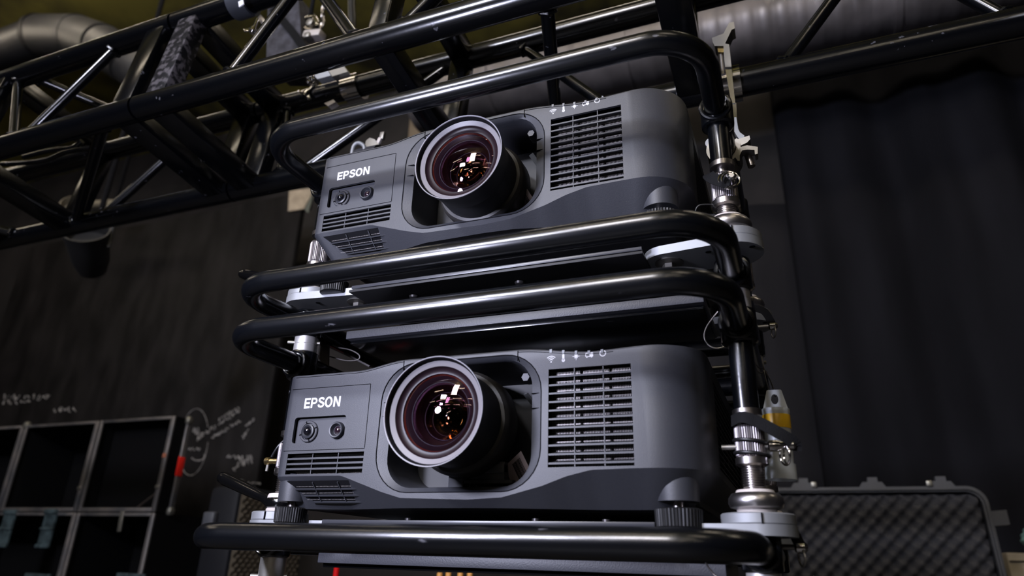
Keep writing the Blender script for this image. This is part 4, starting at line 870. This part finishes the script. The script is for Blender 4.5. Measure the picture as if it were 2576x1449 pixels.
# ================================================================ road cases at the left
M_caseblk = mat('case_black_laminate', (0.0025, 0.0025, 0.0028), 0.8, spec=0.08)
M_edge = mat('case_edge_aluminium', (0.16, 0.165, 0.18), 0.42, 0.85, noise=0.5, nscale=9, col2=(0.34, 0.31, 0.29))
M_corner = mat('case_corner_zinc', (0.30, 0.29, 0.25), 0.4, 0.9)
YC = 1.55
def open_case(name, label, x0, x1, z0, z1, dep, rails, group='open road cases', corners=(), stays=False, back=True):
    t = thing(name, label, 'road case', (x0, YC, z0), group)
    sh = MB(); w_ = .012
    sh.box((x0 + w_ / 2, YC + dep / 2, (z0 + z1) / 2), (w_, dep, z1 - z0)); sh.box((x1 - w_ / 2, YC + dep / 2, (z0 + z1) / 2), (w_, dep, z1 - z0))
    sh.box(((x0 + x1) / 2, YC + dep / 2, z0 + w_ / 2), (x1 - x0 - 2 * w_, dep, w_)); sh.box(((x0 + x1) / 2, YC + dep / 2, z1 - w_ / 2), (x1 - x0 - 2 * w_, dep, w_))
    sh.box(((x0 + x1) / 2, YC + dep - w_ / 2, (z0 + z1) / 2), (x1 - x0 - 2 * w_, w_, z1 - z0 - 2 * w_)); sh.build('shell', M_caseblk, t, smooth=False)
    e = .022
    for s_ in rails:
        if s_ == 'l': MB().box((x0 + e / 2, YC - .004, (z0 + z1) / 2), (e, .012, z1 - z0), bev=.003).build('edge_rail', M_edge, t)
        if s_ == 'r': MB().box((x1 - e / 2, YC - .004, (z0 + z1) / 2), (e, .012, z1 - z0), bev=.003).build('edge_rail', M_edge, t)
        if s_ == 't': MB().box(((x0 + x1) / 2, YC - .004, z1 - .007), (x1 - x0 - 2 * e, .012, .014), bev=.003).build('edge_rail', M_edge, t)
        if s_ == 'b': MB().box(((x0 + x1) / 2, YC - .004, z0 + .009), (x1 - x0 - 2 * e, .012, .018), bev=.003).build('edge_rail', M_edge, t)
        if s_ == 'R': MB().box((x1 + .004, YC + dep - .012, (z0 + z1) / 2), (.012, .026, z1 - z0), bev=.003).build('edge_rail', M_edge, t)
    for x, y, z in corners: MB().box((x, y, z), (.035, .035, .04), bev=.014).build('ball_corner', M_corner, t)
    if stays:
        MB().tube([(x1 - .03, YC + .03, z0 + (z1 - z0) * .24), (x1 - .2, YC + dep * .7, z0 + .015)], .004, 6).build('lid_stay', mat('stay_brown', (0.045, 0.035, 0.03), 0.6), t)
        MB().lathe((x1 - .012, YC - .012, z0 + (z1 - z0) * .25), [(0, -.006), (.009, -.004), (.009, .004)], 'y', 12).build('stay_knob', M_corner, t)
    return t
zt_ = at(330, 1054, Y=YC).z; zb_ = at(330, 1288, Y=YC).z
xa = at(36, 1170, Y=YC).x; xb = at(226, 1170, Y=YC).x; xc = at(418, 1170, Y=YC).x
open_case('road_case', 'open black road case in the upper row at the left edge of the picture', xa - .78, xa - .004, zb_, zt_, .30, 'rtb')
open_case('road_case', 'open black road case, middle one of the upper row at left', xa + .004, xb - .004, zb_, zt_, .30, 'lrtb', corners=[(xa + .01, YC, zt_)], stays=True)
c3 = open_case('road_case', 'open black road case with red tape on its side, right end of upper row', xb + .004, xc, zb_, zt_, .085, 'lrtbR', corners=[(xc + .004, YC + .070, zt_ - .008), (xc + .004, YC + .070, zb_ + .008)], stays=True)
zr = at(440, 1168, Y=YC).z
MB().box((xc + .0125, YC + .066, zr), (.003, .036, .085), bev=.0005).build('red_tape', mat('red_tape', (0.75, 0.012, 0.004), 0.6), c3, label='bright red tape')
MB().box((xc - .011, YC - .011, at(428, 1146, Y=YC).z), (.020, .002, .018)).build('tape_scrap', mat('orange_scrap', (0.30, 0.10, 0.05), 0.6), c3)
zl = zb_ - .004
xd = at(175, 1370, Y=YC).x; xe = at(376, 1370, Y=YC).x
l1 = open_case('road_case', 'lower black road case at the left bottom corner with two pale latches', xd - .95, xd, .45, zl, .34, 'rt')
l2 = open_case('road_case', 'lower black road case in the bottom row below the red tape', xd + .004, xe, .45, zl, .34, 'lrt')
M_teal = mat('latch_teal_grey', (0.055, 0.08, 0.088), 0.45, 0.5, noise=0.5, nscale=30)
for i, (px, py) in enumerate(((14, 1330), (118, 1330))):
    p = at(px, py, Y=YC - .012)
    lt = MB().box(p, (.085, .014, .012), bev=.003); lt.box(p + Vector((0, 0, .075)), (.085, .016, .022), bev=.003); lt.box(p + Vector((0, 0, -.075)), (.085, .016, .016), bev=.003); lt.box(p + Vector((0, .004, 0)), (.078, .008, .14))
    lt.build('latch', M_teal, l1, label='pale teal-grey latch')
p = at(304, 1312, Y=YC - .008); MB().box(p, (.022, .008, .085), Matrix.Rotation(-.1, 3, 'Y'), .002).build('hasp', M_corner, l2)
for x in (95, 330): 
    p = at(x, 1449, Y=YC - .01); MB().box(p + Vector((0, 0, .0)), (.16, .014, .02), bev=.003).build('latch', M_teal, l1 if x < 200 else l2)
tag(MB().box(((xd - .95 + xe) / 2, YC + .25, .225), (xe - xd + .95, .6, .449), bev=.004).build('case_plinth', M_caseblk), 'low black platform carrying the road cases', 'platform')

# stage lantern hanging under the left end of the truss
q = at(225, 632, Y=1.1)
t = thing('stage_lantern', 'black stage lantern hanging in shadow below the left truss section', 'lantern', tuple(q))
m_ = MB(); pr = [(0, -.11), (.055, -.11), (.075, -.05), (.085, .05), (.095, .11), (.088, .11), (.08, .05)]
m_.lathe((0, 0, 0), pr, 'z', 32); Rm = Matrix.Rotation(.9, 3, 'X') @ Matrix.Rotation(.5, 3, 'Y'); m_.v = [q + Rm @ v for v in m_.v]; m_.build('can', M_black, t)
MB().tube([q + Vector((-.115, 0, 0)), q + Vector((-.115, 0, .14)), q + Vector((.115, 0, .14)), q + Vector((.115, 0, 0))], .009, 8).build('yoke', M_black, t)
MB().cyl(q + Vector((0, 0, .14)), Vector((q.x, q.y, 5.095)), .012, 12).build('hanging_rod', M_seam, t)
q = at(185, 525, Y=2.1)
t = thing('stage_lantern', 'pale lamp body seen through the left truss section', 'lantern', tuple(q))
m_ = MB(); m_.lathe((0, 0, 0), [(.0, -.09), (.05, -.085), (.075, -.03), (.08, .05), (.07, .055), (.06, .0)], 'z', 28); Rm = Matrix.Rotation(1.2, 3, 'X') @ Matrix.Rotation(.6, 3, 'Y'); m_.v = [q + Rm @ v for v in m_.v]
m_.build('can', mat('lamp_beige', (0.16, 0.14, 0.10), 0.6), t)
MB().cyl(q + Vector((.06, .02, .03)), at(290, 512, Y=2.12), .030, 16).build('arm', mat('lamp_beige', (0.16, 0.14, 0.10), 0.6), t)
MB().cyl(at(290, 512, Y=2.12), Vector((at(290, 512, Y=2.12).x, 2.12, 5.095)), .014, 10).build('hanging_rod', M_seam, t)

# ================================================================ hard cases
M_shell = mat('hard_case_shell', (0.045, 0.047, 0.054), 0.55, bump=0.2, bscale=500)
M_foam = mat('egg_crate_foam', (0.060, 0.060, 0.066), 0.95, spec=0.1, bump=0.3, bscale=500)
def foam_patch(w_, h_, pitch, amp, fn, name, m, parent, n=6):
    nx = int(w_ / pitch * n); nz = int(h_ / pitch * n); rows = []
    for j in range(nz + 1):
        row = []
        for i in range(nx + 1):
            u = w_ * i / nx; v = h_ * j / nz; a = 2 * PI * u / pitch; b = 2 * PI * v / pitch
            edge = min(1, u / .01, (w_ - u) / .01, v / .01, (h_ - v) / .01)
            row.append(fn(u, v, amp * (math.cos(a) * math.cos(b) * 0.5 + .5) ** 1.0 * max(0.0, edge)))
        rows.append(row)
    o = MB().strip(rows).build(name, m, parent, angle=80); o['kind'] = 'stuff'; return o
YP = 1.95
zl0 = 1.50; tl = at(1893, 1229, Y=YP); trp = at(2483, 1214, Y=YP); W = trp.x - tl.x; ztop = (tl.z + trp.z) / 2; Hh = ztop - zl0
t = thing('hard_case', 'open black hard case with egg-crate foam in its raised lid, lower right', 'case', (tl.x, YP, 1.25))
lean = 0.10
def LP(u, v, d): return Vector((tl.x + u, YP + v * lean + d, zl0 + v))
ro = [(a, b) for a, b in rrect(0, W, -.0, Hh, .055, 8)]; ri = rrect(.018, W - .018, .016, Hh - .018, .042, 8)
lid = MB(); lid.plate(ro, [ri], 0.0, .085, lambda u, v, d: LP(u, v, d)); lid.plate(ro, [], .085, .095, lambda u, v, d: LP(u, v, d)); lid.build('lid', M_shell, t)
rb = MB(); rbo = rrect(.006, W - .006, .004, Hh - .006, .05, 8); rbi = rrect(.012, W - .012, .008, Hh - .012, .046, 8); rb.plate(rbo, [rbi], -.010, .0, lambda u, v, d: LP(u, v, d)); rb.build('lid_gasket_rib', M_shell, t)
foam_patch(W - .04, Hh - .04, 0.050, -.040, lambda u, v, d: LP(u + .02, v + .02, .034 + d), 'foam_lining', M_foam, t)
for px in (2020, 2197, 2372):
    u = at(px, 1218, Y=YP).x - tl.x; bz = Hh
    lt = MB(); P_ = [(u - .045, bz - .006), (u + .045, bz - .006), (u + .03, bz + .016), (u - .03, bz + .016)]; lt.plate(P_, [], -.006, .03, LP); lt.plate([(u - .014, bz + .014), (u + .018, bz + .014), (u + .018, bz + .032), (u - .012, bz + .032)], [], -.004, .022, LP)
    lo_ = lt.build('latch', M_shell, t)
    if px != 2197: MB().box(LP(u + (.036 if px == 2020 else -.034), bz + .008, -.010), (.018, .008, .018), bev=.002).build('latch_plate', M_corner, lo_)
u = W; hl = MB(); hl.plate([(W - .004, Hh - .125), (W + .045, Hh - .12), (W + .045, Hh - .075), (W - .004, Hh - .08)], [], .01, .05, LP); hl.build('lid_handle', M_shell, t)
MB().box((tl.x + W / 2, YP - .23, 1.36), (W, .46, .22), bev=.03).build('base', M_shell, t)
tag(MB().box((tl.x + W / 2 + .1, YP - .1, .625), (W + .5, .85, 1.25), bev=.01).build('road_chest', M_caseblk), 'black road trunk that the open hard case stands on', 'trunk')
# pale box and teal cloth at the right edge
bx = at(2530, 1390, Y=2.32)
t = thing('wooden_box', 'pale beige box at the bottom right corner', 'box', (bx.x + .25, 2.47, 0))
MB().box((bx.x + .25, 2.47, bx.z / 2), (.5, .3, bx.z), bev=.006).build('box', mat('pale_board', (0.30, 0.26, 0.20), 0.6, noise=0.15, nscale=6), t)
MB().box((bx.x + .25, 2.318, bx.z - .028), (.49, .004, .004)).build('box_joint', M_seam, t)
ct = MB(); c0 = at(2606, 1334, Y=2.40); rn = random.Random(4)
P = [at(2579, 1368, Y=2.38), at(2590, 1348, Y=2.39), at(2604, 1326, Y=2.40), at(2618, 1296, Y=2.42), at(2634, 1276, Y=2.44)]
ct.tube(catmull(P, 6), .03, 12, radii=[(.008 + .016 * math.sin(PI * min(1, (i + 2) / 20)) + .003 * math.sin(i * 1.9)) for i in range(25)])
ct.tube(catmull([at(2586, 1376, Y=2.37), at(2598, 1368, Y=2.37), at(2614, 1368, Y=2.38), at(2634, 1356, Y=2.40)], 6), .014, 10)
tag(ct.build('teal_glove', mat('teal_fabric', (0.10, 0.20, 0.19), 0.9, noise=0.3, nscale=60, bump=0.4, bscale=200)), 'crumpled teal cloth glove lying at the right edge above the pale box', 'glove')
# second hard case, seen edge-on, behind the lever at the left
YQ = 1.25
tq = at(545, 1222, Y=YQ); bq = at(585, 1449, Y=YQ)
t = thing('hard_case', 'grey hard case lid standing open, seen edge-on behind the lever at the lower left', 'case', (tq.x, YQ, 1.3))
x0, x1 = at(517, 1290, Y=YQ).x, at(592, 1290, Y=YQ).x; z1 = tq.z; z0 = 1.46
MB().box(((x0 + x1) / 2 - .0, YQ + .20, (z0 + z1) / 2), (x1 - x0, .40, z1 - z0), bev=.022).build('lid', mat('grey_case_shell', (0.008, 0.0083, 0.010), 0.6, spec=0.15), t)
foam_patch(.37, z1 - z0 - .05, .030, .014, lambda u, v, d: Vector((x1 + d, YQ + .015 + u, z0 + .025 + v)), 'foam_lining', mat('lit_foam', (0.075, 0.062, 0.044), 0.95, spec=0.1), t)  # warm light on this foam is put into its brown colour
p = at(528, 1308, Y=YQ - .012); MB().box(p, (.05, .024, .055), bev=.006).build('latch', M_shell, t)
p = at(574, 1206, Y=YQ - .0); MB().box((x1 - .02, YQ + .02, z1 + .006), (.024, .02, .034), bev=.004).build('lid_catch', M_corner, t)
MB().box(((x0 + x1) / 2 + .26, YQ + .2, 1.36), (.56, .42, .2), bev=.02).build('base', M_shell, t)
tag(MB().box(((x0 + x1) / 2 + .2, YQ + .2, .63), (.9, .55, 1.26), bev=.01).build('road_chest', M_caseblk), 'black road trunk below the edge-on hard case', 'trunk')
# beige lined box behind the clamp at lower left
p0 = at(622, 1265, Y=1.5); p1 = at(700, 1322, Y=1.5)
# things on the floor behind, just above the lower edge of the picture
q = at(846, 1440, Y=.95); tag(MB().tube([q + Vector((0, 0, -.12)), q + Vector((0, 0, .030)), q + Vector((.003, 0, .034))], .0075, 16).lathe((q.x, q.y, q.z - .13), [(.05, 0), (.05, .008), (.01, .012)], 'z', 24).build('red_handle', mat('red_gloss', (0.50, 0.006, 0.006), 0.3)), 'bright red upright handle below the lowest frame handle', 'handle')
for i, px in enumerate((1106, 1128, 1158, 1182)):
    q = at(px, 1452, Y=1.0); tag(MB().lathe((q.x, q.y, q.z - .06), [(.010, 0), (.010, .05), (.0075, .053), (.0075, .069), (.006, .071)], 'z', 18).build('orange_plug', mat('orange_plastic', (0.55, 0.26, 0.06), 0.45)), 'orange plug below the frame, ' + ORD[i] + ' from the left in a row of four', 'plug', 'row of orange plugs')
q = at(1000, 1440, Y=1.0)
tag(MB().box((q.x + .02, 1.0, q.z - .08), (.75, .25, .03), bev=.004).build('rear_shelf', M_caseblk), 'black shelf carrying the red handle and the orange plugs', 'shelf')
